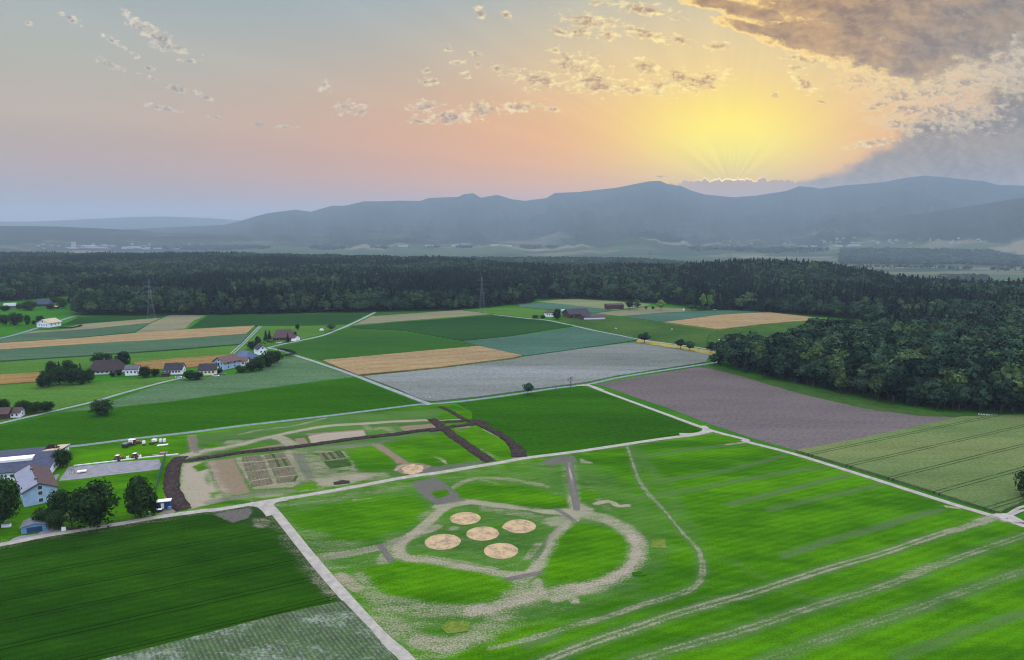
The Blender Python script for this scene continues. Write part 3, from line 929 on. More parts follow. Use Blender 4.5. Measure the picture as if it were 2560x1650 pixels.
road('road', ROAD_N, 3.1, .13, M_asph)
road('gravel_road', ROAD_M, 3.0, .17, M_track)
road('gravel_road', ROAD_D, 2.9, .21, M_track)
road('gravel_road', ROAD_S, 3.1, .25, M_track)
road('lane', ROAD_W, 3.2, .20, M_lane)
road('lane', ROAD_C, 3.4, .24, M_lane)
road('lane', ROAD_E, 3.6, .28, M_lane)
road('lane', ROAD_F, 3.2, .32, M_lane)
road('lane', ROAD_L, 4.5, .22, M_asph)
road('track', ROAD_T, 1.4, .16, M_lane)
road('track', ROAD_T + np.array([2.6, -.6]), 1.2, .19, M_lane)
# junction fans where wheels cut the corners
road('gravel_road', np.vstack([gp('R5', [(1560, 1440), (1700, 1440), (1790, 1420), (1810, 1390), (1780, 1365)])]), 3.2, .29, M_track)
road('gravel_road', np.vstack([gp('R5', [(600, 988), (690, 985), (760, 1000), (850, 1035)])]), 3.2, .33, M_track)
road('gravel_road', np.vstack([gp('R3', [(760, 1062), (860, 1072), (920, 1110), (960, 1160)])]), 4, .33, M_track)
road('gravel_road', np.vstack([gp('R3', [(1080, 1018), (970, 1040), (920, 1080), (950, 1140)])]), 4, .37, M_track)
road('track', np.vstack([gp('R8', [(2230, 612), (2290, 590), (2340, 560), (2390, 540)]), [G(2640, 1250)]]), 1.3, .33, M_track)
road('track', np.vstack([gp('R8', [(2300, 640), (2310, 600), (2345, 580), (2400, 562)]), [G(2640, 1263)]]), 1.3, .36, M_track)
road('gravel_road', np.vstack([gp('R8', [(2210, 608), (2270, 598), (2310, 610), (2370, 645)])]), 4, .40, M_track)

# ------------------------------------------------------------------ fields
_zk = [0]


def field(name, pts, mat, h=0.0, inset=0.0):
    """a field sheet; crops that stand high get their real height and edges"""
    L = np.asarray(pts, float)
    area = .5 * np.sum(L[:, 0] * np.roll(L[:, 1], -1) - np.roll(L[:, 0], -1) * L[:, 1])
    if area < 0:
        L = L[::-1]
    # resample edges and roughen slightly
    out = []
    for i in range(len(L)):
        a, b = L[i], L[(i + 1) % len(L)]
        n = max(1, int(np.hypot(*(b - a)) / 6))
        for k in range(n):
            out.append(a + (b - a) * k / n)
    L = np.array(out)
    L = L + (np.c_[fbm(L[:, 0] * .2, L[:, 1] * .2), fbm(L[:, 1] * .2 + 50, L[:, 0] * .2)] - .5) * .8
    _zk[0] += 1
    z = .045 + .004 * (_zk[0] % 12)
    n = len(L)
    if h:
        hz = h * (1 + .25 * (fbm(L[:, 0] * .5, L[:, 1] * .5) - .5))
        V_ = np.vstack([np.c_[L, np.full(n, -.05)], np.c_[L, hz + z]])
        F_ = [(i, (i + 1) % n, n + (i + 1) % n, n + i) for i in range(n)] + [tuple(range(n, 2 * n))]
    else:
        V_ = np.c_[L, np.full(n, z)]
        F_ = [tuple(range(n))]
    return tag(link(name, np_mesh(name, V_, F_, [mat])), kind='structure')


def Z(*segs):
    return np.vstack([gp(t, p) for t, p in segs])


m_wheat = field_mat('ripe_wheat', alb(194, 168, 124), alb(178, 156, 118), .01, .5, ROW, 2, .12, (15, 1.8, .5), alb(150, 118, 88))
m_gold = field_mat('golden_wheat', alb(184, 152, 96), alb(166, 138, 88), .01, .5, ROW, 2, .1, (14, 1.8, .5), alb(130, 104, 60))
m_pale = field_mat('pale_stubble', alb(134, 142, 116), alb(168, 158, 126), .01, .5, ROW, 3, .1)
m_pale2 = field_mat('pale_grain', alb(132, 152, 112), alb(160, 160, 120), .012, .5, ROW, 3, .1)
m_teal = field_mat('young_grain', alb(82, 118, 100), alb(92, 130, 112), .01, .5, ROW, 2.4, .12)
m_teal2 = field_mat('green_grain', alb(86, 118, 92), alb(98, 130, 100), .012, .5, ROW, 2.4, .12)
m_grey = field_mat('blue_grey_rye', alb(130, 140, 132), alb(148, 154, 150), .008, .5, ROW, 2.6, .14, c3=alb(186, 192, 196), c3k=.55)
m_dkgr = field_mat('dark_green_crop', alb(44, 84, 46), alb(54, 98, 48), .008, .4, ROW, 3, .1)
m_mid = field_mat('green_meadow', alb(54, 100, 44), alb(68, 116, 42), .008, .4, ROW, 4, .08)
m_brt = field_mat('bright_meadow', alb(86, 130, 54), alb(98, 144, 60), .012, .4, ROW, 4, .06)
m_lush = field_mat('lush_meadow', alb(48, 100, 12), alb(60, 118, 14), .012, .4, ROW, 3.2, .16)
m_past = field_mat('pasture', alb(64, 98, 48), alb(80, 114, 54), .02, .25, c3=alb(104, 140, 60))
m_brown = field_mat('ploughed_soil', alb(118, 108, 108), alb(135, 126, 126), .006, .5, R(-33) + math.pi / 2, 2.2, .16, c3=alb(100, 86, 90), c3k=.6)
m_khaki = field_mat('khaki_barley', alb(110, 138, 84), alb(132, 150, 94), .012, .8, ROW, 1.2, .1, (18, 1.9, .42), alb(62, 84, 50), c3=alb(148, 140, 92), c3k=.5)
m_t3 = field_mat('grey_green_meadow', alb(88, 122, 82), alb(98, 134, 94), .012, .4, ROW, 3, .1, c3=alb(140, 168, 136), c3k=.5)
m_tan = field_mat('dry_grass', alb(176, 166, 96), alb(198, 176, 104), .03, .4)

field('wheat_field', Z(('P', [(806, 903), (1197, 867), (1307, 891), (1280, 897), (1100, 920), (896, 940)])), m_wheat, .9)
field('rye_field', Z(('P', [(910, 942), (1100, 923), (1280, 900), (1309, 893.5), (1440, 875), (1582, 857), (1680, 872), (1773, 887), (1766, 906), (1655, 923), (1545, 940), (1465, 957), (1380, 968), (1280, 981.5), (1180, 995), (1090, 1004), (1060, 1003), (1000, 977)])), m_grey, .5)
field('grain_field', Z(('P', [(1156, 854), (1280, 841.5), (1440, 819), (1500, 831), (1580, 847), (1592, 850), (1575, 854), (1440, 873), (1312, 890.5), (1200, 866)])), m_teal, .5)
field('crop_field', Z(('P', [(880, 816), (1234, 788.5), (1366, 803), (1433, 815.5), (1280, 840), (1154, 852.5), (1010, 827), (875, 820)])), m_dkgr, .4)
field('meadow_field', Z(('P', [(672, 873), (747, 857), (806, 843), (868, 820), (1008, 828), (1152, 854), (1196, 866), (803, 902), (740, 887), (700, 877)])), m_mid)
field('stubble_field', Z(('P', [(884, 813), (931, 791), (1149, 776), (1229, 785.5)])), m_pale, .3)
field('grass_field', Z(('P', [(522, 788), (760, 785), (932, 780), (866, 811), (800, 815), (650, 817), (470, 822)])), m_dkgr)
field('grass_field', Z(('P', [(940, 781), (1149, 773), (1149, 776), (931, 790)])), m_mid)
field('meadow_field', Z(('P', [(1232, 784), (1150, 774), (1290, 769), (1390, 778), (1380, 795), (1330, 794)])), m_brt)
# right hand farmland
field('grain_field', Z(('P', [(1296, 761), (1363, 757), (1430, 764), (1532, 776.5), (1484, 783), (1400, 777), (1300, 768)])), m_teal, .4)
field('grass_field', Z(('P', [(1340, 755), (1400, 749), (1441, 748), (1548, 754), (1626, 760), (1614, 765), (1536, 775.5), (1430, 763), (1364, 756)])), m_pale2)
field('stubble_field', Z(('P', [(1490, 784), (1536, 778), (1614, 769), (1700, 771), (1735, 778), (1656, 782), (1551, 791)])), m_pale, .3)
field('grain_field', Z(('P', [(1562, 793), (1640, 784), (1735, 779), (1830, 777), (1916, 781), (1797, 787), (1658, 805.5)])), m_teal, .4)
field('wheat_field', Z(('P', [(1660, 807), (1797, 788.5), (1900, 783), (1930, 783), (2000, 791), (2058, 799), (1900, 812.5), (1797, 825)])), m_wheat, .8)
field('pasture', Z(('P', [(1380, 798), (1490, 787), (1556, 793), (1656, 808), (1797, 828), (1905, 815), (2064, 802), (2170, 803), (2150, 850), (1860, 900), (1790, 876), (1700, 863), (1600, 847), (1500, 826), (1440, 812)])), m_past)
field('dry_strip', Z(('P', [(1592, 851.5), (1604, 849.5), (1690, 864), (1786, 879), (1790, 889), (1770, 886), (1690, 871), (1590, 856.5)])), m_tan, .25)
field('ploughed_field', Z(('P', [(1486, 962), (1560, 948), (1660, 931), (1746, 917.5), (1775, 922), (1850, 940), (1920, 962), (2017, 989), (2163, 1022), (2300, 1040), (2402, 1044), (2280, 1070), (2148, 1099), (1985, 1126), (1880, 1095), (1790, 1066), (1660, 1017), (1580, 991), (1512, 966)])), m_brown)
field('barley_field', Z(('P', [(1988, 1130), (2148, 1101), (2280, 1072), (2405, 1045), (2560, 1040), (2800, 1046), (2900, 1130), (2640, 1236), (2560, 1258), (2500, 1286), (2486, 1283), (2363, 1244), (2162, 1181)])), m_khaki, 1.0)
field('forest_verge', Z(('P', [(1760, 912), (1790, 916), (1842, 930), (1900, 947), (2046, 976), (2192, 1008), (2338, 1035), (2440, 1037), (2580, 1040), (2402, 1044), (2300, 1040), (2163, 1021), (2017, 988), (1920, 961), (1850, 938), (1748, 917)])), m_past)
# left hand farmland
field('grass_field', Z(('P', [(196, 793), (430, 785), (514, 784), (640, 783), (514, 787), (428, 787), (402, 794), (361, 797), (198, 810), (150, 815)])), m_dkgr)
field('stubble_field', Z(('R1', [(740, 418), (1350, 368), (1500, 358), (1400, 402), (1250, 418), (900, 455), (560, 480), (200, 505), (330, 475), (560, 465)])), m_pale, .3)
field('grain_field', Z(('R1', [(0, 590), (0, 560), (200, 508), (560, 483), (900, 460), (1250, 430), (1395, 410), (1250, 490), (700, 545)])), m_teal2, .5)
field('wheat_field', Z(('R1', [(1600, 322), (1920, 332), (1800, 385), (1730, 452), (1500, 482), (1265, 494), (1400, 408)])), m_pale, .0)
field('wheat_field', Z(('R1', [(-300, 625), (0, 594), (700, 549), (1260, 502), (1750, 465), (2380, 430), (2300, 505), (1700, 550), (900, 595), (0, 655), (-300, 680)])), m_wheat, .6)
field('grain_field', Z(('R1', [(-300, 682), (0, 658), (900, 600), (1700, 554), (2330, 508), (2245, 604), (1700, 650), (900, 708), (0, 764), (-300, 790)])), m_teal2, .9)
field('meadow_field', Z(('R1', [(-300, 795), (0, 768), (900, 712), (1700, 656), (2240, 612), (2130, 702), (1600, 740), (1280, 770), (600, 845), (0, 888), (-300, 915)])), m_brt)
field('stubble_field', Z(('R1', [(-300, 912), (0, 890), (400, 866), (350, 955), (0, 978), (-300, 1000)])), m_gold, .5)
field('wheat_field', Z(('R1', [(1240, 775), (1600, 742), (2130, 705), (2050, 788), (1700, 830), (1300, 845)])), m_gold, .6)
field('meadow_field', Z(('R1', [(-300, 1003), (0, 983), (350, 960), (900, 960), (1600, 895), (1690, 905), (1500, 950), (1100, 1060), (900, 1120), (500, 1212), (0, 1325), (-300, 1380)])), m_brt)
field('meadow_field', Z(('P', [(280, 1003), (402, 962), (455, 951), (560, 939), (640, 930), (715, 893), (742, 892), (801, 914), (884, 941), (640, 974), (430, 1003), (268, 1020), (145, 1032)])), m_t3)
field('lush_field', Z(('P', [(887, 943), (961, 973), (1050, 1008), (986, 1015), (810, 1037), (605, 1060), (400, 1086), (150, 1116), (0, 1135), (-200, 1165), (-200, 1110), (0, 1066), (150, 1034), (268, 1022), (430, 1005), (640, 976)])), m_lush)
field('lush_field', Z(('P', [(1140, 1009), (1280, 991), (1387, 974), (1455, 965), (1500, 979), (1575, 1007), (1655, 1036), (1745, 1070), (1755, 1077), (1720, 1085), (1641, 1095), (1450, 1124), (1330, 1138), (1290, 1120), (1240, 1080), (1180, 1055), (1180, 1030)])), m_lush)
field('garden', Z(('R4', [(60, 430), (380, 430), (880, 420), (720, 470), (600, 510), (400, 560), (100, 620), (-80, 640), (-200, 700), (-60, 560)])), m_brt)

# the worn meadows of the building site, the big meadow and the dark crop
site = np.vstack([[G(-260, 1183), G(-100, 1163)], ROAD_N[2:12], [G(1120, 1008), G(1190, 1035), G(1240, 1075), G(1290, 1118), G(1325, 1139), G(1450, 1126), G(1641, 1098), G(1735, 1086), G(1776, 1078)],
                  ROAD_D[5:13], [G(3000, 1470), G(2800, 1800), G(1900, 1850), G(1200, 1850)], ROAD_S[::-1][1:8], ROAD_M[[8, 7, 6, 5, 4, 3, 2, 1, 0]]])
grid_patch('meadow', site, .62, .035, M_site)
crop = np.vstack([ROAD_M[1:10], [G(645, 1258)], ROAD_S[1:5], [G(857, 1501), G(700, 1536), G(257, 1650), G(0, 1712), G(-500, 1830)]])
crop_o = grid_patch('crop_field', crop, .7, .06, M_crop)
m_rows, T, b = new_mat('film_rows', .7, .3)
P = T.n('ShaderNodeNewGeometry').outputs['Position']
RS_ = G(951, 1589)
RS0 = G(867, 1497)
ROWS = math.atan2(RS_[1] - RS0[1], RS_[0] - RS0[0]) + math.pi / 2
wv = stripes(T, P, ROWS, 1.1, .42, .0)
pt = T.sm(T.m('ADD', T.noise(T.vm('MULTIPLY', P, (.5, 1.3, 1)), .09, 6, .7), T.m('MULTIPLY', T.noise(P, 1.1, 4, .8), .8)), .88, 1.2)
c_ = T.mix(T.sm(T.noise(P, .3, 4), .35, .65), alb(32, 70, 16), alb(52, 96, 26))
c_ = T.mix(T.m('MULTIPLY', wv, T.sm(T.noise(P, 1.4, 3, .7), .35, .65, .0, .6)), c_, alb(138, 150, 112))
c_ = T.mix(T.m('MULTIPLY', pt, .72), c_, alb(196, 206, 198))
T.put(b.inputs['Base Color'], c_)
field('row_crop_field', Z(('P', [(859, 1504), (925, 1575), (992, 1650), (1140, 1830), (700, 1900), (-100, 1760), (257, 1652), (700, 1538)])), m_rows, .25)


# ------------------------------------------------------------------ terrain: plateau, valley, hills, mountains
def prof(pts, dist):
    """silhouette points in the photo -> (azimuth, height) at a given distance"""
    a, h = [], []
    for u, v in pts:
        az, te = azel(u, v)
        a.append(az)
        h.append(CAMH + te * dist)
    o = np.argsort(a)
    return np.array(a)[o], np.array(h)[o]


crest = [(-900, 634), (-300, 636), (600, 634), (1000, 642), (1280, 659), (1494, 660), (1601, 664), (1690, 676), (1750, 676), (1850, 674), (1971, 674), (2089, 684), (2164, 686), (2250, 697), (2330, 704), (2560, 716), (2900, 722), (3500, 726)]
_ca, _cr = [], []
for u, v in crest:
    x, y = G(u, v, 27)
    _ca.append(math.atan2(x, y))
    _cr.append(math.hypot(x, y))
_ca, _cr = np.array(_ca), np.array(_cr)
VALLEY = -85.0

MAIN = [(-1200, 575), (300, 574), (560, 562), (600, 553), (637, 541), (669, 533), (739, 524), (777, 529), (830, 514), (862, 514), (910, 503), (948, 503), (1001, 501), (1050, 502), (1071, 495), (1146, 492), (1160, 485), (1184, 483),
        (1202, 494), (1243, 487), (1280, 498), (1312, 502), (1366, 495), (1387, 482), (1446, 480), (1467, 477), (1537, 469), (1623, 453), (1650, 451), (1666, 459), (1703, 465), (1730, 477), (1762, 486), (1832, 493), (1891, 489),
        (1912, 485), (1966, 477), (1998, 465), (2035, 468), (2051, 471), (2094, 465), (2212, 454), (2271, 443), (2314, 439), (2362, 442), (2421, 449), (2458, 453), (2496, 462), (2560, 464), (2800, 470), (3400, 500)]
FARL = [(-1200, 562), (100, 553), (250, 546), (330, 542), (420, 541), (520, 545), (640, 553), (760, 560), (1000, 575), (3400, 575)]
RFRONT = [(-1200, 640), (1900, 612), (2060, 588), (2137, 571), (2190, 555), (2244, 540), (2298, 535), (2378, 522), (2458, 510), (2523, 499), (2600, 488), (2800, 480), (3400, 480)]
LFRONT = [(-1200, 560), (-300, 560), (0, 565), (140, 566), (250, 571), (350, 576), (430, 583), (500, 583), (560, 589), (640, 600), (760, 610), (3400, 640)]
LLOW = [(-1200, 600), (0, 600), (300, 598), (420, 590), (560, 588), (600, 588), (640, 596), (720, 606), (3400, 640)]
CLOW = [(-1200, 640), (760, 612), (850, 606), (980, 596), (1080, 594), (1160, 590), (1250, 586), (1340, 590), (1450, 588), (1600, 592), (1800, 600), (1980, 606), (2100, 612), (3400, 640)]
CLOW2 = [(-1200, 640), (1380, 616), (1500, 604), (1620, 598), (1760, 603), (1900, 608), (2050, 620), (3400, 640)]
RIDGES = [(MAIN, 11500, 2700, 4000, 1.0), (FARL, 19000, 3000, 3000, .6), (RFRONT, 8200, 1500, 2600, .8), (LFRONT, 8800, 1500, 1500, .5), (LLOW, 7600, 500, 700, .4), (CLOW, 8600, 900, 900, .5), (CLOW2, 7000, 500, 600, .4)]
RIDGES = [(prof(p, d), d, wn, wf, na) for p, d, wn, wf, na in RIDGES]


def height(x, y):
    r = np.hypot(x, y)
    az = np.arctan2(x, y)
    edge_r = np.interp(az, _ca, _cr) + 40 + 60 * (fbm(az * 25 + 3, az * 0 + 1, 3) - .5)
    edge_r = np.where(np.abs(az) > 1.2, 2500, edge_r)
    k = sstep(r, edge_r, edge_r + 620)
    z = VALLEY * k
    # knoll in the near wood and the wooded spur beyond the dip
    kx, ky = G(1960, 655, 45)
    z = z + 19 * np.exp(-(((x - kx) / 190) ** 2 + ((y - ky - 60) / 150) ** 2))
    sx = sstep(az, -.35, -.1) * (1 - sstep(az, .17, .36))
    z = z + 52 * sx * np.exp(-((r - 3000) / 330) ** 2)
    z = z + 6 * (fbm(x * .0016, y * .0016, 3) - .5) * k
    far = np.full_like(z, -1e3)
    for (pa, ph), d0, wn, wf, na in RIDGES:
        dd = d0 * (1 + .06 * (fbm(az * 6 + d0, az * 0 + 2, 3) - .5))
        H = np.interp(az, pa, ph) * (dd / d0) - VALLEY + CAMH * 0
        H = np.interp(az, pa, (ph - CAMH)) * (dd / d0) + CAMH - VALLEY
        H = np.maximum(H, 0)
        t = r - dd
        sp_ = 1 + .55 * (fbm(az * 38 + d0 * .01, r * .0004 + 3, 4) - .5)
        s = np.where(t < 0, np.exp(-np.abs(t / (wn * sp_)) ** 1.25), np.exp(-(t / wf) ** 2))
        rough = (fbm(x * .0014 + d0, y * .0014, 5, .55) - .52) * 4 * s * (1 - s)
        zz = H * np.clip(s + na * .26 * rough, 0, 1.0) + VALLEY
        far = np.maximum(far, zz)
    f = sstep(r, 5000, 6500) * (np.abs(az) < 1.25)
    z = z + np.maximum(far - z, 0) * f
    return z


def build_terrain():
    az = np.r_[np.linspace(-math.pi, -.98, 36)[:-1], np.linspace(-.98, .98, 1150), np.linspace(.98, math.pi, 36)[1:]]
    r = [3.0]
    while r[-1] < 26000:
        r.append(r[-1] * 1.013 + (2 if r[-1] < 800 else 0))
    r = np.array(r)
    A, Rr = np.meshgrid(az, r)
    X, Y = Rr * np.sin(A), Rr * np.cos(A)
    Zt = height(X.ravel(), Y.ravel()).reshape(X.shape)
    Zt[:3] = 0
    V_ = np.stack([X, Y, Zt], -1).reshape(-1, 3)
    i = np.arange(X.size).reshape(X.shape)
    Q = np.stack([i[:-1, :-1], i[:-1, 1:], i[1:, 1:], i[1:, :-1]], -1)[:, :, ::-1]
    cut = int(np.searchsorted(r, 6200))
    return V_, Q, cut, len(az)


m_gr, T, b = new_mat('ground_turf', 1, 0)
P = T.n('ShaderNodeNewGeometry').outputs['Position']
mp = T.n('ShaderNodeMapping')
mp.inputs['Rotation'].default_value = (0, 0, R(-24))
mp.inputs['Scale'].default_value = (.45, 1.0, 1)
T.put(mp.inputs[0], P)
vo = T.n('ShaderNodeTexVoronoi', feature='F1', distance='CHEBYCHEV')
vo.inputs['Scale'].default_value = .0042
vo.inputs['Randomness'].default_value = .9
T.put(vo.inputs['Vector'], mp.outputs[0])
sc_ = T.n('ShaderNodeSeparateColor')
T.put(sc_.inputs[0], vo.outputs['Color'])
vf = T.ramp(sc_.outputs[0], [(0, alb(84, 112, 84)), (.22, alb(112, 140, 100)), (.4, alb(160, 160, 128)), (.55, alb(96, 126, 98)), (.72, alb(186, 178, 150)), (.85, alb(116, 138, 108))], 'CONSTANT')
vf = T.vm('SCALE', vf, T.sm(T.noise(P, .02, 5, .7), .3, .7, .8, 1.15, 'LINEAR'))
near_g = T.mix(T.sm(T.noise(P, .012, 5, .6), .3, .7), alb(52, 116, 30), alb(78, 144, 40))
near_g = T.vm('SCALE', near_g, T.sm(T.noise(P, .6, 5, .75), .3, .7, .75, 1.25, 'LINEAR'))
pz = T.sep(P)[2]
vf = T.vm('SCALE', vf, .6)
T.put(b.inputs['Base Color'], T.mix(T.sm(T.vm('LENGTH', P), 2300, 3400), near_g, vf))

m_hill, T, b = new_mat('wooded_mountain', 1, 0)
P = T.n('ShaderNodeNewGeometry').outputs['Position']
pz = T.sep(P)[2]
n1 = T.noise(P, .0011, 6, .6)
n2 = T.noise(P, .006, 5, .7)
wood = T.mix(T.sm(n2, .3, .7), (.007, .014, .010, 1), (.020, .032, .020, 1))
vo = T.n('ShaderNodeTexVoronoi', feature='F1', distance='CHEBYCHEV')
vo.inputs['Scale'].default_value = .0024
T.put(vo.inputs['Vector'], P)
sc_ = T.n('ShaderNodeSeparateColor')
T.put(sc_.inputs[0], vo.outputs['Color'])
open_ = T.ramp(sc_.outputs[1], [(0, alb(104, 124, 100)), (.35, alb(140, 150, 124)), (.6, alb(92, 116, 94)), (.8, alb(172, 168, 146))], 'CONSTANT')
o_f = T.m('SUBTRACT', T.m('ADD', n1, T.m('MULTIPLY', T.m('SUBTRACT', n2, .5), .5)), T.sm(pz, -60, 420, -.05, .45, 'LINEAR'))
T.put(b.inputs['Base Color'], T.mix(T.sm(o_f, .46, .54), wood, T.vm('SCALE', open_, .42)))

V_, Q_, cut_, naz = build_terrain()
qa = Q_[:cut_].reshape(-1, 4)
qb = Q_[cut_:].reshape(-1, 4)
g_me = np_mesh('ground', V_[:qa.max() + 1], qa.astype(np.int32), [m_gr], True)
tag(link('ground', g_me), kind='structure')
off = cut_ * naz
tag(link('mountains', np_mesh('mountains', V_[off:], (qb - off).astype(np.int32), [m_hill], True)), kind='structure')

# ------------------------------------------------------------------ haze
m_hz = bpy.data.materials.new('haze')
m_hz.use_nodes = True
m_hz.node_tree.nodes.clear()
T = NT(m_hz.node_tree)
pv = T.n('ShaderNodeVolumePrincipled')
pv.inputs['Color'].default_value = (.475, .615, .77, 1)
pv.inputs['Density'].default_value = 8e-5
pv.inputs['Anisotropy'].default_value = .1
for k in ('Density Attribute', 'Color Attribute', 'Temperature Attribute'):
    if k in pv.inputs:
        try:
            pv.inputs[k].default_value = ''
        except Exception:
            pass
ho = T.n('ShaderNodeOutputMaterial')
m_hz.node_tree.links.new(pv.outputs[0], ho.inputs['Volume'])
m_hz.cycles.homogeneous_volume = True
top_z = float(V_[:, 2].max()) + 15
tag(MB().box(-24000, 24000, -3000, 27000, float(V_[:, 2].min()) - 1, top_z).build('haze', m_hz), kind='stuff')
print('haze top', top_z)


# ------------------------------------------------------------------ foliage
def leaf_mat(name, dark, lite, tip, amt=.5):
    m, T, b = new_mat(name, 1, 0)
    oi = T.n('ShaderNodeObjectInfo')
    p = T.n('ShaderNodeTexCoord').outputs['Object']
    g = T.n('ShaderNodeNewGeometry').outputs['Position']
    at = T.n('ShaderNodeAttribute', attribute_name='clump')
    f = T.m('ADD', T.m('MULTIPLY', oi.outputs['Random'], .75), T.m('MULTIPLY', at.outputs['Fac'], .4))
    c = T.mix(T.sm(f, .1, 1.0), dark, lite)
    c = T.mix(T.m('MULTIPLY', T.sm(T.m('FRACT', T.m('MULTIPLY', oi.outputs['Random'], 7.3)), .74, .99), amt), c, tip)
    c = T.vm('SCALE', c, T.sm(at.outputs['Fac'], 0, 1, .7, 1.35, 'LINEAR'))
    T.put(b.inputs['Base Color'], c)
    return m


M_dec = leaf_mat('leaves_broad', (.005, .013, .010, 1), (.028, .058, .034, 1), (.080, .125, .038, 1), .5)
M_con = leaf_mat('needles', (.003, .008, .009, 1), (.009, .020, .019, 1), (.022, .038, .022, 1), .3)
M_gar = leaf_mat('leaves_garden', (.007, .021, .007, 1), (.016, .038, .010, 1), (.027, .055, .014, 1), .4)
M_dry = leaf_mat('leaves_pale', (.06, .13, .03, 1), (.10, .18, .04, 1), (.14, .22, .05, 1), .5)
M_pur = leaf_mat('leaves_purple', (.030, .016, .022, 1), (.05, .024, .03, 1), (.05, .03, .03, 1), .2)
M_bark = plain('bark', (.045, .037, .03), .3, 4)


def quads_mesh(name, C, N, S, cl, mat, rng, core=None):
    """leaf-clump faces: centres C, facing N, size S; cl = clump tone"""
    n = len(C)
    N = N / np.linalg.norm(N, axis=1)[:, None]
    up = rng.normal(size=(n, 3))
    A = np.cross(N, up)
    A /= np.linalg.norm(A, axis=1)[:, None]
    B = np.cross(N, A)
    asp = rng.uniform(.6, 1.3, n)[:, None]
    S = S[:, None]
    q = np.stack([C - A * S * asp * rng.uniform(.5, 1, (n, 1)) - B * S * rng.uniform(.2, .6, (n, 1)), C + A * S * asp * rng.uniform(.2, .7, (n, 1)) - B * S * rng.uniform(.5, 1, (n, 1)),
                  C + A * S * asp * rng.uniform(.5, 1, (n, 1)) + B * S * rng.uniform(.2, .6, (n, 1)), C - A * S * asp * rng.uniform(.2, .7, (n, 1)) + B * S * rng.uniform(.5, 1, (n, 1))], 1)
    V_ = q.reshape(-1, 3)
    F_ = np.arange(4 * n).reshape(-1, 4)
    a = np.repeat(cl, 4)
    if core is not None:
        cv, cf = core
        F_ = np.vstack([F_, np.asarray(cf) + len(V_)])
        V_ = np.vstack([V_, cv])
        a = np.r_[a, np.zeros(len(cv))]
    me = np_mesh(name, V_, F_.astype(np.int32), [mat])
    at = me.attributes.new('clump', 'FLOAT', 'POINT')
    at.data.foreach_set('value', a.astype(np.float32))
    return me


def sphere_q(cx, cyy, cz, rx, ry, rz, nu=8, nv=5):
    v = []
    for j in range(nv + 1):
        t = math.pi * j / nv
        for i in range(nu):
            p = 2 * math.pi * i / nu
            v.append((cx + rx * math.sin(t) * math.cos(p), cyy + ry * math.sin(t) * math.sin(p), cz + rz * math.cos(t)))
    f = [(j * nu + i, (j + 1) * nu + i, (j + 1) * nu + (i + 1) % nu, j * nu + (i + 1) % nu) for j in range(nv) for i in range(nu)]
    return np.array(v), f


def crown_round(seed, rx=.36, rz=.40, zc=.58, clumps=26, per=34, leaf=.045, mat=None, egg=0.0, lobes=None, low=False):
    """unit-height broadleaf crown"""
    rng = np.random.RandomState(seed)
    C, N, S, cl = [], [], [], []
    for k in range(clumps):
        d = rng.normal(size=3)
        d /= np.linalg.norm(d)
        if d[2] < -.75 and not low:
            d[2] *= -.6
        rr = rng.uniform(.55, .92)
        sx = 1 - egg * max(0, d[2])
        c = np.array([d[0] * rx * rr * sx, d[1] * rx * rr * sx, zc + d[2] * rz * rr])
        if lobes is not None:
            lb = lobes[k % len(lobes)]
            c = c * np.array([lb[3], lb[3], 1]) + np.array([lb[0], lb[1], (lb[2])])
            c[2] = zc + lb[2] + d[2] * rz * rr * lb[3]
        cr = rx * rng.uniform(.30, .52)
        tone = np.clip(rng.uniform(0, 1), 0, 1)
        n = per
        e = rng.normal(size=(n, 3))
        e /= np.linalg.norm(e, axis=1)[:, None]
        e[:, 2] = np.where(e[:, 2] < (-.8 if low else -.3), -e[:, 2] * .6, e[:, 2])
        e /= np.linalg.norm(e, axis=1)[:, None]
        pt = c + e * cr * rng.uniform(.7, 1.08, (n, 1)) * np.array([1, 1, .8])
        C.append(pt)
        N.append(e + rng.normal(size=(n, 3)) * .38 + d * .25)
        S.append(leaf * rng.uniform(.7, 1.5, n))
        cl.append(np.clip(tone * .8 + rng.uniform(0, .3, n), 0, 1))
    cv, cf = sphere_q(0, 0, zc - .02, rx * .62, rx * .62, rz * .70)
    if lobes is not None:
        for lb in lobes:
            v2, f2 = sphere_q(lb[0], lb[1], zc + lb[2], rx * lb[3] * .66, rx * lb[3] * .66, rz * lb[3] * .7)
            cf = cf + [tuple(i + len(cv) for i in f) for f in f2]
            cv = np.vstack([cv, v2])
    return quads_mesh('crown', np.vstack(C), np.vstack(N), np.concatenate(S), np.concatenate(cl), mat or M_dec, rng, (cv, cf))


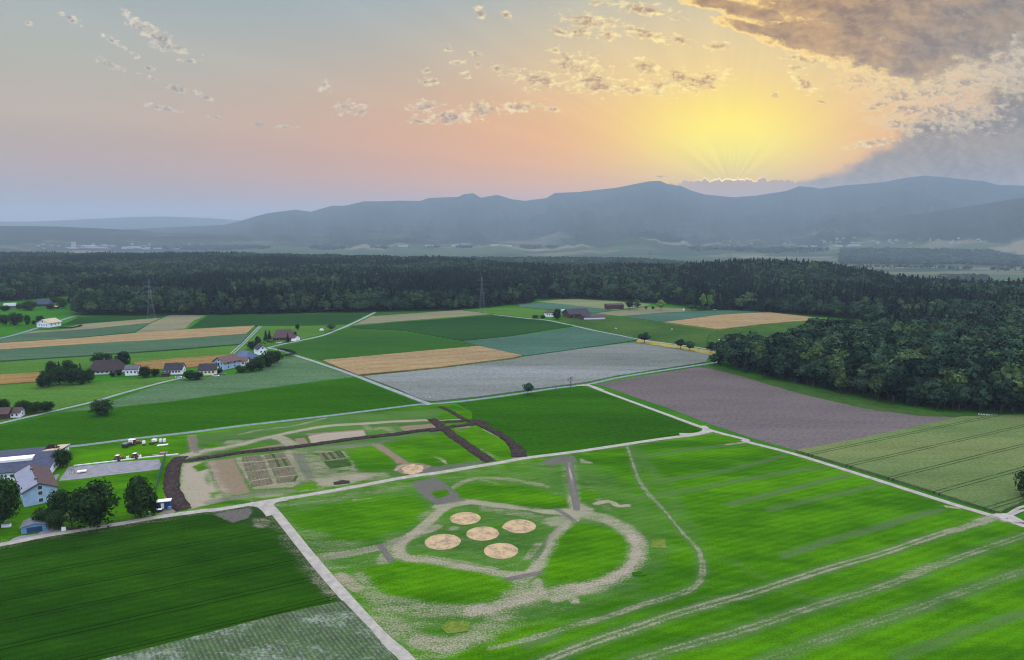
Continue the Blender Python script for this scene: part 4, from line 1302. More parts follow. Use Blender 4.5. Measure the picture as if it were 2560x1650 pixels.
def crown_conifer(seed, rb=.17, tiers=13, per=30, leaf=.05, z0=.12, mat=None, droop=.35):
    rng = np.random.RandomState(seed)
    C, N, S, cl = [], [], [], []
    for k in range(tiers):
        t = (k + .5) / tiers
        z = z0 + (1 - z0) * t
        rr = rb * (1 - t) ** .85 + .012
        n = max(6, int(per * (1 - t * .75)))
        ph = rng.uniform(0, 2 * math.pi, n)
        arms = np.round(ph / (2 * math.pi) * 9) / 9 * 2 * math.pi
        ph = ph * .4 + arms * .6
        q = rng.uniform(.35, 1.12, n)
        C.append(np.c_[np.cos(ph) * rr * q, np.sin(ph) * rr * q, z - droop * rr * q * .6 + rng.normal(size=n) * .012])
        N.append(np.c_[np.cos(ph) * .9, np.sin(ph) * .9, np.full(n, .75)] + rng.normal(size=(n, 3)) * .3)
        S.append(leaf * (1 - .6 * t) * rng.uniform(.7, 1.3, n))
        cl.append(np.clip(rng.uniform(0, .6, n) + .4 * (q > .8), 0, 1))
    cv, cf = [], []
    for j, (z, r_) in enumerate(((z0, rb * .6), (.5, rb * .38), (.97, .005))):
        for i in range(7):
            a = 2 * math.pi * i / 7
            cv.append((r_ * math.cos(a), r_ * math.sin(a), z))
    for j in range(2):
        for i in range(7):
            cf.append((j * 7 + i, j * 7 + (i + 1) % 7, (j + 1) * 7 + (i + 1) % 7, (j + 1) * 7 + i))
    return quads_mesh('crown', np.vstack(C), np.vstack(N), np.concatenate(S), np.concatenate(cl), mat or M_con, rng, (np.array(cv), cf))


def trunk_mesh(seed, h=.45, r=.022, limbs=6, spread=.2):
    rng = random.Random(seed)
    m = MB()
    m.tube((0, 0, -.01), (.004, .003, h * .55), r * 1.15, r * .8, 7)
    m.tube((.004, .003, h * .55), (0, 0, h), r * .8, r * .5, 7)
    for i in range(limbs):
        a = rng.uniform(0, 6.28)
        z = h * rng.uniform(.45, .95)
        m.tube((0, 0, z), (math.cos(a) * spread * rng.uniform(.6, 1), math.sin(a) * spread * rng.uniform(.6, 1), z + rng.uniform(.1, .25)), r * .45, r * .12, 5)
    me = bpy.data.meshes.new('trunk')
    me.from_pydata(m.v, [], m.f)
    me.materials.append(M_bark)
    return me


TRK = [trunk_mesh(3), trunk_mesh(8, .5, .02, 7, .22)]
TRK_C = trunk_mesh(5, .9, .014, 0)
CRB = [crown_round(11), crown_round(12, .30, .42, .56, egg=.3), crown_round(13, .40, .36, .58), crown_round(14, .33, .38, .58, 22), crown_round(15, .26, .44, .54, egg=.35)]
CRC = [crown_conifer(21), crown_conifer(22, .14, 15), crown_conifer(23, .2, 12, 34)]
GAR = [crown_round(31, .40, .46, .52, 56, 56, .028, M_gar, low=True), crown_round(32, .46, .46, .52, 60, 58, .028, M_gar, low=True), crown_round(33, .34, .46, .52, 50, 52, .030, M_gar, .45, low=True),
       crown_round(34, .5, .47, .49, 56, 50, .032, M_gar, low=True)]
KINDS_T = {'b0': (CRB[0], TRK[0]), 'b1': (CRB[1], TRK[1]), 'b2': (CRB[2], TRK[0]), 'b3': (CRB[3], TRK[1]), 'b4': (CRB[4], TRK[1]), 'c0': (CRC[0], TRK_C), 'c1': (CRC[1], TRK_C), 'c2': (CRC[2], TRK_C),
           'g0': (GAR[0], TRK[0]), 'g1': (GAR[1], TRK[1]), 'g2': (GAR[2], TRK[0]), 'g3': (GAR[3], TRK[1])}


def tree(name, kind, x, y, h, label, cat='tree', group=None, wid=1.0, rz=None, z=0.0):
    cm, tm = KINDS_T[kind] if isinstance(kind, str) else kind
    o = empty(name, (x, y, z), random.uniform(0, 6.28) if rz is None else rz, (h * wid, h * wid, h))
    tag(o, label, cat, group)
    link('crown', cm, o)
    if tm is not None:
        link('trunk', tm, o)
    return o


random.seed(5)
PI2 = 2 * math.pi

# ------------------------------------------------------------------ the woods
F_LEFT = np.array([G(u, v) for u, v in [(-700, 775), (-200, 762), (0, 755), (60, 750), (187, 739), (190, 789), (300, 789), (640, 786), (935, 780), (1149, 775), (1280, 762), (1334, 756), (1336, 748), (1441, 747), (1548, 752),
                                        (1628, 758), (1708, 764), (1749, 775), (1816, 775), (1920, 780), (1996, 787), (2080, 794), (2157, 800)]] +
                  [G(2170, 868)] + [G(1996, 872), G(1900, 909), G(1840, 906), G(1780, 905), G(1775, 911), G(1789, 914), G(1842, 928), G(1900, 945), G(2046, 974), G(2192, 1006), G(2338, 1032), G(2440, 1034), G(2560, 1042), G(2900, 1058)] +
                  [(900, 700), (1300, 1100)])
_az = np.linspace(.75, -.78, 60)
_far = [(math.sin(a) * (np.interp(a, _ca, _cr) + 170), math.cos(a) * (np.interp(a, _ca, _cr) + 170)) for a in _az]
WOOD = np.vstack([F_LEFT, _far])
rs = np.random.RandomState(42)


def scatter(poly, step, rmin=0, rmax=1e9):
    lo, hi = poly.min(0), poly.max(0)
    nx, ny = int((hi[0] - lo[0]) / step), int((hi[1] - lo[1]) / step)
    X, Y = np.meshgrid(lo[0] + np.arange(nx) * step, lo[1] + np.arange(ny) * step)
    P = np.c_[X.ravel(), Y.ravel()] + rs.uniform(-.45, .45, (nx * ny, 2)) * step
    r = np.hypot(P[:, 0], P[:, 1])
    a = np.arctan2(P[:, 0], P[:, 1])
    P = P[(r >= rmin) & (r < rmax) & (np.abs(a) < .80)]
    return P[inside(P, poly)]


PT = np.vstack([scatter(WOOD, 6.4, 0, 1000), scatter(WOOD, 8.0, 1000, 1700), scatter(WOOD, 10.0, 1700, 3200)])
rr_ = np.hypot(PT[:, 0], PT[:, 1])
zt = height(PT[:, 0], PT[:, 1])
stand = fbm(PT[:, 0] * .006 + 9, PT[:, 1] * .006, 3)           # conifer stands and broadleaf stands
edge_d = poly_line_dist(PT, F_LEFT[:-2])
isc = (stand + rs.uniform(-.12, .12, len(PT)) + np.where(edge_d < 16, -.12, 0) + np.where(rr_ > 900, .03, -.03)) > .54
hh = np.where(isc, rs.uniform(22, 33, len(PT)), rs.uniform(18, 28, len(PT))) * (.86 + .28 * fbm(PT[:, 0] * .012, PT[:, 1] * .012, 2))
hh = np.where(edge_d < 7, hh * .72, hh)
hh = np.where(rr_ > 1700, hh * 1.05, hh)
kx_ = np.where(isc, 5 + rs.randint(0, 3, len(PT)), rs.randint(0, 5, len(PT)))
wid_ = np.where(isc, rs.uniform(1.1, 1.5, len(PT)), rs.uniform(.85, 1.1, len(PT))) * np.where(rr_ > 1700, 1.25, np.where(rr_ > 1000, 1.08, 1.0))

# the trees that show largest stand as things of their own
dep = PT[:, 1] * cp + CAMH * sp
uu = 1280 + FPX * PT[:, 0] / dep
nearest = np.where((uu > 0) & (uu < 2555) & (edge_d < 40))[0]
nearest = nearest[np.argsort(rr_[nearest] - hh[nearest] * 2)][:240]
kx_[nearest[::7]] = np.arange(len(nearest[::7])) % 3 + 5
KN = ['b0', 'b1', 'b2', 'b3', 'b4', 'c0', 'c1', 'c2']
for i in nearest:
    con = kx_[i] >= 5
    tree('conifer_tree' if con else 'forest_tree', KN[kx_[i]], PT[i, 0], PT[i, 1], float(hh[i]),
         'dark pointed conifer standing in the front rows of the wood right of the ploughed field' if con else 'bushy broadleaf tree standing in the front rows of the wood right of the ploughed field',
         'conifer tree' if con else 'broadleaf tree', 'conifers at the near wood edge' if con else 'broadleaf trees at the near wood edge', float(wid_[i]))
rest = np.setdiff1d(np.arange(len(PT)), nearest)
print('trees', len(PT))


def gn_woods(name, P3, kinds, hs, ws, sources):
    """one mass of trees: points carrying the standing trees' own shapes"""
    me = bpy.data.meshes.new(name)
    me.vertices.add(len(P3))
    me.vertices.foreach_set('co', np.asarray(P3, np.float32).ravel())
    for nm, tp, arr in (('kind_i', 'INT', kinds), ('hgt', 'FLOAT', hs), ('wid', 'FLOAT', ws), ('rot', 'FLOAT', rs.uniform(0, PI2, len(P3)))):
        a = me.attributes.new(nm, tp, 'POINT')
        a.data.foreach_set('value', np.asarray(arr, np.int32 if tp == 'INT' else np.float32))
    o = link(name, me)
    ng = bpy.data.node_groups.new('woods_' + name, 'GeometryNodeTree')
    ng.interface.new_socket('Geometry', in_out='INPUT', socket_type='NodeSocketGeometry')
    ng.interface.new_socket('Geometry', in_out='OUTPUT', socket_type='NodeSocketGeometry')
    T = NT(ng)
    gi, go = T.n('NodeGroupInput'), T.n('NodeGroupOutput')
    join = T.n('GeometryNodeGeometryToInstance')
    for s in reversed(sources):
        oi = T.n('GeometryNodeObjectInfo', transform_space='ORIGINAL')
        oi.inputs['Object'].default_value = s
        T.t.links.new(oi.outputs['Geometry'], join.inputs[0])
    iop = T.n('GeometryNodeInstanceOnPoints')
    T.t.links.new(gi.outputs[0], iop.inputs['Points'])
    # each source becomes one instance to pick from
    T.t.links.new(join.outputs[0], iop.inputs['Instance'])
    join2 = T.n('GeometryNodeJoinGeometry')
    T.t.nodes.remove(join)
    T.t.links.new(join2.outputs[0], iop.inputs['Instance'])
    for s in reversed(sources):
        oi = T.n('GeometryNodeObjectInfo', transform_space='ORIGINAL')
        oi.inputs['Object'].default_value = s
        oi.inputs['As Instance'].default_value = True
        T.t.links.new(oi.outputs['Geometry'], join2.inputs[0])
    iop.inputs['Pick Instance'].default_value = True

    def att(nm, dt):
        nd = T.n('GeometryNodeInputNamedAttribute', data_type=dt)
        nd.inputs['Name'].default_value = nm
        return nd.outputs['Attribute']
    T.t.links.new(att('kind_i', 'INT'), iop.inputs['Instance Index'])
    T.t.links.new(T.comb(0, 0, att('rot', 'FLOAT')), iop.inputs['Rotation'])
    h_ = att('hgt', 'FLOAT')
    w_ = T.m('MULTIPLY', h_, att('wid', 'FLOAT'))
    T.t.links.new(T.comb(w_, w_, h_), iop.inputs['Scale'])
    T.t.links.new(iop.outputs[0], go.inputs[0])
    md = o.modifiers.new('woods', 'NODES')
    md.node_group = ng
    return o


def first_crown(me):
    for o in SC.objects:
        if o.type == 'MESH' and o.data == me:
            return o
    return None


# make sure each kind stands somewhere at the edge
for k_, (cm_, _t) in list(KINDS_T.items())[:8]:
    assert first_crown(cm_) is not None, k_
SRC = [first_crown(m_) for m_ in CRB + CRC]
P3 = np.c_[PT[rest], zt[rest] - .3]
tag(gn_woods('woodland', P3, kx_[rest], hh[rest], wid_[rest], SRC), 'dark mixed woodland stretching back to the edge of the plateau', 'woodland', kind='stuff')

# far woods, copses and hedgerows on the valley floor and the wooded spur
FP = []


def far_wood(pts, z, step):
    L = np.array([G(u, v, z) for u, v in pts])
    lo, hi = L.min(0), L.max(0)
    nx, ny = max(1, int((hi[0] - lo[0]) / step)), max(1, int((hi[1] - lo[1]) / step))
    X, Y = np.meshgrid(lo[0] + (np.arange(nx) + .5) * step, lo[1] + (np.arange(ny) + .5) * step)
    P = np.c_[X.ravel(), Y.ravel()] + rs.uniform(-.45, .45, (nx * ny, 2)) * step
    FP.append(P[inside(P, L)])


def hedge_line(pts, z, step, gap=.35):
    L = np.array([G(u, v, z) for u, v in pts])
    for a, b in zip(L[:-1], L[1:]):
        d = np.hypot(*(b - a))
        n = int(d / step)
        t = np.linspace(0, 1, n + 1)[:, None]
        P = a + (b - a) * t + rs.uniform(-6, 6, (n + 1, 2))
        g = fbm(P[:, 0] * .012, P[:, 1] * .012, 3)
        FP.append(P[g > gap])


_spur = []
for a in np.linspace(-.34, .34, 40):
    _spur.append((math.sin(a) * 2780, math.cos(a) * 2780))
for a in np.linspace(.34, -.34, 40):
    _spur.append((math.sin(a) * 3250, math.cos(a) * 3250))
_sp = np.array(_spur)
P_ = scatter(_sp, 12)
FP.append(P_[np.arctan2(P_[:, 0], P_[:, 1]) < .30])
VZ = VALLEY
far_wood([(0, 626), (200, 625), (420, 620), (700, 627), (950, 626), (1100, 622), (1280, 628), (1280, 632), (700, 634), (0, 632)], VZ, 26)
far_wood([(580, 613), (860, 609), (880, 616), (1180, 618), (1280, 621), (1280, 626), (900, 622), (600, 619)], VZ, 30)
far_wood([(560, 607), (900, 604), (1280, 606), (1280, 610), (900, 609), (560, 611)], VZ, 34)
far_wood([(620, 615), (800, 613), (1000, 617), (1280, 616), (1280, 620), (900, 621)], VZ, 28)
far_wood([(0, 606), (300, 605), (320, 609), (0, 611)], VZ, 30)
far_wood([(500, 620), (620, 618), (640, 625), (510, 626)], VZ, 22)
far_wood([(1280, 612), (1600, 608), (1900, 612), (2080, 620), (1900, 621), (1600, 615), (1300, 617)], VZ, 30)
far_wood([(0, 622), (60, 618), (120, 622), (60, 626)], VZ, 24)
far_wood([(2100, 640), (2230, 630), (2400, 640), (2560, 652), (2560, 668), (2400, 660), (2230, 662), (2100, 661)], VZ, 20)
far_wood([(2236, 614), (2290, 611), (2330, 616), (2240, 618)], VZ, 26)
far_wood([(2310, 616), (2340, 615), (2350, 622), (2320, 620)], VZ, 26)
far_wood([(1300, 622), (1700, 616), (1950, 622), (2100, 640), (1900, 640), (1600, 630), (1300, 632)], VZ, 34)
hedge_line([(2090, 668), (2300, 672), (2560, 682)], VZ, 14, .42)
hedge_line([(2250, 669), (2560, 676)], VZ, 14, .55)
hedge_line([(2400, 636), (2560, 644)], VZ, 22, .4)
hedge_line([(2330, 622), (2560, 633)], VZ, 24, .5)
hedge_line([(400, 618), (700, 621)], VZ, 24, .45)
hedge_line([(0, 616), (500, 613)], VZ, 26, .45)
far_wood([(2350, 700), (2460, 698), (2470, 706), (2380, 708)], VZ, 13)
FPT = np.vstack(FP)
_h = height(FPT[:, 0], FPT[:, 1])
FPT = FPT[(_h < VALLEY + 45) | (np.hypot(FPT[:, 0], FPT[:, 1]) < 4500)]
fz = height(FPT[:, 0], FPT[:, 1])
fr = np.hypot(FPT[:, 0], FPT[:, 1])
nk = len(FPT)
tag(gn_woods('far_woodland', np.c_[FPT, fz - .5], np.where(rs.rand(nk) < .35, 5 + rs.randint(0, 3, nk), rs.randint(0, 5, nk)), rs.uniform(15, 27, nk),
             rs.uniform(1.0, 1.3, nk) * np.where(fr > 4500, 1.9, 1.2), SRC), 'blue hazy belts of trees and hedgerows across the far valley floor', 'woodland', kind='stuff')
print('far trees', nk)


# ------------------------------------------------------------------ paint and building materials
P_white = plain('white_render', alb(222, 228, 240, 2.3)[:3], .06, .6)
P_cream = plain('cream_render', alb(228, 220, 192, 2.1)[:3], .06, .6)
P_bluew = plain('bluish_render', alb(160, 190, 226, 2.0)[:3], .08, .6)
P_dkroof = plain('dark_tiles', alb(60, 60, 76)[:3], .2, .8)
P_brroof = plain('brown_tiles', alb(74, 60, 66)[:3], .22, .8)
P_rdroof = plain('red_tiles', alb(132, 98, 96)[:3], .2, .8)
P_rd2 = plain('purple_red_tiles', alb(104, 80, 84)[:3], .2, .8)
P_blroof = plain('blue_grey_roof', alb(74, 86, 116)[:3], .2, .5)
P_blue2 = plain('slate_blue_roof', alb(104, 130, 172)[:3], .15, .5)
P_solar = plain('solar_panels', alb(44, 50, 82)[:3], .1, 1, .35, .5)
P_solar2 = plain('pale_solar_sheet', alb(156, 164, 190)[:3], .1, .4, .5, .4)
P_tanrf = plain('pale_tan_roof', alb(232, 216, 186)[:3], .06, .6)
P_glass = plain('window_glass', (.03, .045, .07), .1, 2, .2, .6)
P_wood = plain('weathered_wood', alb(104, 78, 66)[:3], .25, 1.2)
P_dark = plain('dark_trim', (.03, .026, .026), .2, 2)
P_steel = plain('grey_steel', alb(130, 140, 150)[:3], .15, 1, .5, .4)
P_pylon = plain('pylon_steel', (.13, .16, .20), .1, 1, .6, .3)
P_red = plain('red_paint', (.36, .05, .04), .15, 2, .4, .5)
P_blk = plain('black_rubber', (.02, .02, .022), .1, 2)
P_wp = plain('white_paint', (.72, .73, .76), .06, 2, .5, .4)
P_blu = plain('blue_tarp', alb(52, 96, 150)[:3], .12, 1, .6)
P_blu2 = plain('light_blue_cladding', alb(120, 164, 214, 1.5)[:3], .12, 1, .6)
P_green = plain('green_plastic', (.05, .3, .06), .1, 2)
P_grn = plain('greenhouse_film', alb(190, 216, 214)[:3], .08, 1, .4)
P_pink = plain('pale_boards', alb(206, 176, 166)[:3], .1, 1)


def house(name, u, v, L, Wd, H, RH, rot, wall, roof, label, cat='house', hip=0.0, ov=.6, wins=(0, 0, 0, 0), chim=None, door=False, roof2=None, z=0, xy=None, floors=1, trim=None):
    """ridge along local x; wins = windows on (front -y, back +y, left -x, right +x)"""
    x, y = xy if xy is not None else G(u, v)
    o = empty(name, (x, y, z), R(rot))
    tag(o, label, cat)
    l, w = L / 2, Wd / 2
    m = MB().box(-l, l, -w, w, -.4, H)
    if not hip:
        for s in (-1, 1):
            m.add([(s * l, -w, H), (s * l, w, H), (s * l, 0, H + RH)], [(0, 1, 2) if s > 0 else (1, 0, 2)])
    m.build('wall', wall, o)
    t = .28
    k = RH / w
    hx = hip * w
    roofs = []
    for s in (-1, 1):
        e = (w + ov) * s
        ze = H - ov * k
        a = [(-l - ov, e, ze), (l + ov, e, ze), (l + ov - (hx + ov if hip else 0), 0, H + RH), (-l - ov + (hx + ov if hip else 0), 0, H + RH)]
        vs = [(p[0], p[1], p[2] + .03) for p in a] + [(p[0], p[1], p[2] + t) for p in a]
        mm = MB().add(vs, [(0, 1, 2, 3), (7, 6, 5, 4), (0, 4, 5, 1), (1, 5, 6, 2), (2, 6, 7, 3), (3, 7, 4, 0)])
        if hip:
            xx = (l + ov) * s
            xi = (l - hx) * s
            b3 = [(xx, -w - ov, ze), (xx, w + ov, ze), (xi, 0, H + RH)]
            mm.add([(p[0], p[1], p[2] + .03) for p in b3] + [(p[0], p[1], p[2] + t - .004) for p in b3], [(0, 1, 2), (5, 4, 3), (0, 3, 4, 1), (1, 4, 5, 2), (2, 5, 3, 0)])
        roofs.append(mm.build('roof', roof2 if (roof2 and s < 0) else roof, o))
    if chim:
        for cx in (chim if isinstance(chim, (list, tuple)) else (chim,)):
            MB().box(cx - .4, cx + .4, .2, 1.0, H + RH * .5, H + RH + .9).build('chimney', P_steel, roofs[1])
    ww, wh = min(1.3, L / 8), min(1.3, H * .36)

    def win(cx, cyy, cz, along_x):
        f = MB()
        g_ = MB()
        if along_x:
            s = 1 if cyy > 0 else -1
            f.box(cx - ww / 2 - .08, cx + ww / 2 + .08, min(cyy, cyy + .05 * s), max(cyy, cyy + .05 * s), cz - wh / 2 - .08, cz + wh / 2 + .08)
            g_.box(cx - ww / 2, cx + ww / 2, min(cyy, cyy + .08 * s), max(cyy, cyy + .08 * s), cz - wh / 2, cz + wh / 2)
        else:
            s = 1 if cx > 0 else -1
            f.box(min(cx, cx + .05 * s), max(cx, cx + .05 * s), cyy - ww / 2 - .08, cyy + ww / 2 + .08, cz - wh / 2 - .08, cz + wh / 2 + .08)
            g_.box(min(cx, cx + .08 * s), max(cx, cx + .08 * s), cyy - ww / 2, cyy + ww / 2, cz - wh / 2, cz + wh / 2)
        fo = f.build('window', P_wp, o)
        g_.build('pane', P_glass, fo)
    fh = H / floors
    for fl in range(floors):
        cz = fh * fl + fh * .55
        for side, n in enumerate(wins):
            for i in range(n):
                q = (i + .5) / n * 2 - 1
                if side < 2:
                    win(q * l * .86, (-w if side == 0 else w), cz, True)
                else:
                    win((-l if side == 2 else l), q * w * .78, cz, False)
    if not hip and wins[2]:
        win(-l, 0, H + RH * .35, False)
    if not hip and wins[3]:
        win(l, 0, H + RH * .35, False)
    if door:
        MB().box(-.55, .55, -w - .07, -w, 0, 2.1).build('door', P_wood, o)
    return o


# --- near buildings at the left edge
bx, by = G(123, 1192)
ind = house('workshop_building', 0, 0, 78, 33, 3.6, 2.3, 20, P_white, P_blroof, 'long low workshop with dark blue roof and pale skylight strip at the left edge', 'building', ov=.7, wins=(14, 0, 0, 3),
            xy=(bx - 39 * math.cos(R(20)) - 16.5 * math.sin(R(20)), by - 39 * math.sin(R(20)) + 16.5 * math.cos(R(20))))
MB().box(-30, 31, -7.4, -2.4, 4.9, 6.1).build('skylight', P_wp, ind)
MB().add([(32.5, 1, 6.0), (39.6, 1, 6.0), (39.6, 17, 3.85), (35, 17, 3.85), (32.5, 1, 6.3), (39.6, 1, 6.3), (39.6, 17, 4.15), (35, 17, 4.15)], [(0, 1, 2, 3)[::-1], (4, 5, 6, 7), (0, 1, 5, 4), (1, 2, 6, 5), (2, 3, 7, 6), (3, 0, 4, 7)]).build('roof_panel', P_tanrf, ind)['label'] = 'beige raised corner of the roof'
for i in range(3):
    MB().tube((10 + i * 3, 2, 5), (10 + i * 3, 2, 6.6), .35).build('roof_vent', P_steel, ind)
gx, gy = G(99, 1262)
gh = house('gabled_house', 0, 0, 27, 10.5, 5.4, 2.5, 130, P_bluew, P_rd2, 'light blue gabled house with brown roof and pale solar sheet beside the big round tree', 'house', ov=.7, wins=(0, 6, 1, 3), floors=2,
           xy=(gx + 13.5 * math.cos(R(130)), gy + 13.5 * math.sin(R(130)) + 1), chim=(6, -8))
k_ = 2.5 / 5.25
m = MB()
m.add([(-13.6, .5, 7.9 - .5 * k_ + .28), (13, .5, 7.9 - .5 * k_ + .28), (13, 5.8, 7.9 - 5.8 * k_ + .28), (-13.6, 5.8, 7.9 - 5.8 * k_ + .28),
       (-13.6, .5, 7.9 - .5 * k_ + .40), (13, .5, 7.9 - .5 * k_ + .40), (13, 5.8, 7.9 - 5.8 * k_ + .40), (-13.6, 5.8, 7.9 - 5.8 * k_ + .40)], [(3, 2, 1, 0), (4, 5, 6, 7), (0, 1, 5, 4), (1, 2, 6, 5), (2, 3, 7, 6), (3, 0, 4, 7)])
m.build('solar_sheet', P_solar2, gh)
tx, ty = G(71, 1334)
tent = house('garage', 0, 0, 6.6, 7.5, 2.1, .9, 116, P_blu2, P_steel, 'small light blue garage with grey roof beside the gravel road at left', 'garage', ov=.3, xy=(tx, ty + 4))
MB().box(-3.36, -3.3, -2.2, 2.2, .1, 1.9).build('garage_door', P_blu, tent)
x, y = G(16, 1317)
o = tag(empty('storage_box', (x, y), R(10)), 'pale storage box with flat lid under the large tree at the left edge', 'storage box')
MB().box(-1.3, 1.3, -.6, .6, 0, 1.2).build('body', P_white, o)
MB().box(-1.4, 1.4, -.7, .7, 1.2, 1.32).build('lid', P_steel, o)
x, y = G(160, 1327)
o = tag(empty('meter_cabinet', (x, y), R(25)), 'white meter cabinet standing by the gravel road below the bushes', 'cabinet')
MB().box(-.65, .65, -.35, .35, .1, 1.5).build('body', P_wp, o)
MB().box(-.7, .7, -.4, .4, 1.5, 1.6).build('lid', P_steel, o)
MB().box(-.6, .6, -.38, -.355, .2, 1.4).build('door', P_white, o)
x, y = G(187, 1324)
o = tag(empty('woodpile', (x, y), R(20)), 'low stacked woodpile between two posts beside the gravel road', 'woodpile')
m = MB()
for i in range(14):
    for j in range(3):
        m.tube((-1.7 + i * .26, -.4, .16 + j * .25), (-1.7 + i * .26, .4, .16 + j * .25), .12, n=6)
m.build('logs', P_wood, o)
MB().box(-1.95, -1.85, -.05, .05, 0, 1.1).build('post', P_dark, o)
MB().box(2.0, 2.1, -.05, .05, 0, 1.1).build('post', P_dark, o)

m_yard = road_mat('yard_gravel', alb(150, 150, 158), alb(180, 180, 188))
m_brn = road_mat('yard_dirt', alb(150, 138, 130), alb(170, 158, 150))
field('yard', Z(('R2', [(690, 712), (760, 600), (790, 545), (900, 545), (1300, 500), (1700, 470), (1860, 460), (1880, 520), (1860, 580), (1400, 630), (1000, 680), (700, 712)])), m_yard)
field('yard', Z(('R2', [(1740, 490), (1855, 468), (1872, 520), (1850, 575), (1760, 582), (1720, 530)])), m_brn)
field('yard', Z(('R2', [(600, 700), (640, 640), (700, 625), (660, 700)])), m_yard)
field('yard', Z(('C5', [(130, 1392), (190, 1350), (270, 1318), (520, 1290), (600, 1240), (680, 1180), (720, 1210), (860, 1245), (1000, 1244), (1150, 1228), (1430, 1200), (1430, 1215), (800, 1320), (300, 1405), (0, 1440), (0, 1425)])), m_yard)
field('yard', Z(('P', [(395, 1285), (420, 1268), (436, 1262), (445, 1275), (430, 1284)])), m_brn)


def wall_run(name, pts, h, t, mat, label, cat, posts=None, sheet=None):
    L = np.asarray(pts)
    o = tag(empty(name, (L[0][0], L[0][1])), label, cat)
    m = MB()
    for a, b in zip(L[:-1], L[1:]):
        d = (b - a) / np.hypot(*(b - a))
        n = np.array([-d[1], d[0]]) * t / 2
        c = [a - n, b - n, b + n, a + n]
        c = [(p[0] - L[0][0], p[1] - L[0][1]) for p in c]
        z0 = .0 if posts is None else .1
        m.add([(p[0], p[1], z0) for p in c] + [(p[0], p[1], h) for p in c], [(0, 3, 2, 1), (4, 5, 6, 7), (0, 1, 5, 4), (1, 2, 6, 5), (2, 3, 7, 6), (3, 0, 4, 7)])
    m.build(sheet or 'kerb', mat, o)
    if posts:
        for a, b in zip(L[:-1], L[1:]):
            n = int(np.hypot(*(b - a)) / posts)
            for i in range(n + 1):
                p = a + (b - a) * i / n - L[0]
                MB().tube((p[0], p[1], 0), (p[0], p[1], h + .15), .07).build('post', P_dark, o)
    return o


wall_run('kerb_wall', gp('R2', [(860, 538), (1200, 500), (1700, 440), (2080, 402)]), .45, .35, P_white, 'low white kerb wall along the top of the gravel yard', 'wall')
m_net, T, b = new_mat('net', .8, .1)
T.put(b.inputs['Base Color'], T.mix(T.sm(T.noise(T.n('ShaderNodeTexCoord').outputs['Object'], 6, 3), .4, .6), alb(96, 150, 150), alb(120, 172, 170)))
b.inputs['Alpha'].default_value = .62
wall_run('net_fence', gp('R2', [(1933, 425), (1895, 560), (1850, 720), (1810, 850)]), 2.4, .06, m_net, 'teal net fence running down to the blue container', 'fence', 4.0, 'net')

x, y = G(407, 1271)
o = tag(empty('blue_container', (x, y), R(17)), 'dark blue site container with white roof beside the dark earth bank', 'container')
MB().box(-2.9, 2.9, -1.3, 1.3, .3, 2.9).build('body', P_blu, o)
MB().box(-3.0, 3.0, -1.4, 1.4, 2.9, 3.1).build('roof', P_wp, o)
MB().box(-.3, .7, -1.36, -1.305, .4, 2.4).build('door', P_wp, o)
for s in (-2, 2):
    MB().tube((s, -1.1, .3), (s, 1.1, .3), .3, n=10).build('wheel', P_blk, o)
x, y = G(404, 1276)
o = tag(empty('handcart', (x - .2, y - 1.5), R(17)), 'small black trailer with pale cover in front of blue container', 'trailer')
MB().box(-1.2, 1.2, -.6, .6, .4, 1.0).build('body', P_blk, o)
MB().box(-1.25, 1.1, -.65, .65, 1.0, 1.12).build('cover', P_wp, o)
for s in (-.7, .7):
    MB().tube((0, s - .08, .28), (0, s + .08, .28), .28, n=10).build('wheel', P_blk, o)
MB().tube((1.2, 0, .5), (2.2, 0, .45), .05).build('drawbar', P_dark, o)
x, y = G(422, 1272)
o = tag(empty('water_tank', (x + .6, y - .6)), 'small pale blue tank on a pallet right of blue container', 'tank')
MB().box(-.5, .5, -.5, .5, .15, 1.15).build('tank_body', P_blu2, o)
MB().box(-.6, .6, -.6, .6, 0, .14).build('pallet', P_wood, o)
x, y = G(373, 1293)
o = tag(empty('banner_post', (x, y)), 'white pointed banner on a green base beside the gravel road', 'banner')
MB().tube((0, 0, .5), (0, 0, 3.0), .04).build('pole', P_steel, o)
MB().add([(0, -.03, 1.4), (.36, -.03, 2.1), (0, -.03, 2.9), (-.36, -.03, 2.1), (0, .03, 1.4), (.36, .03, 2.1), (0, .03, 2.9), (-.36, .03, 2.1)], [(0, 1, 2, 3), (7, 6, 5, 4), (0, 4, 5, 1), (1, 5, 6, 2), (2, 6, 7, 3), (3, 7, 4, 0)]).build('flag', P_wp, o)
MB().tube((0, 0, 0), (0, 0, .55), .38, .3, 10).build('base', P_green, o)
x, y = G(205, 1182)
o = tag(empty('flat_trailer', (x, y), R(20)), 'white flat trailer parked on the pale gravel yard', 'trailer')
MB().box(-1.6, 1.6, -.9, .9, .5, 1.0).build('bed', P_wp, o)
MB().tube((1.6, 0, .55), (2.6, 0, .5), .05).build('drawbar', P_dark, o)
for s in (-.8, .8):
    MB().tube((0, s - .1, .3), (0, s + .1, .3), .3, n=10).build('wheel', P_blk, o)
x, y = G(180, 1186)
o = tag(empty('climbing_bars', (x, y), R(20)), 'thin dark climbing bars on the gravel yard beside the workshop', 'climbing frame')
for i in range(3):
    MB().tube((i * .9 - .9, 0, 0), (i * .9 - .9, 0, 2.2), .06).build('post', P_dark, o)
MB().tube((-.9, 0, 2.1), (.9, 0, 2.1), .05).build('bar', P_dark, o)


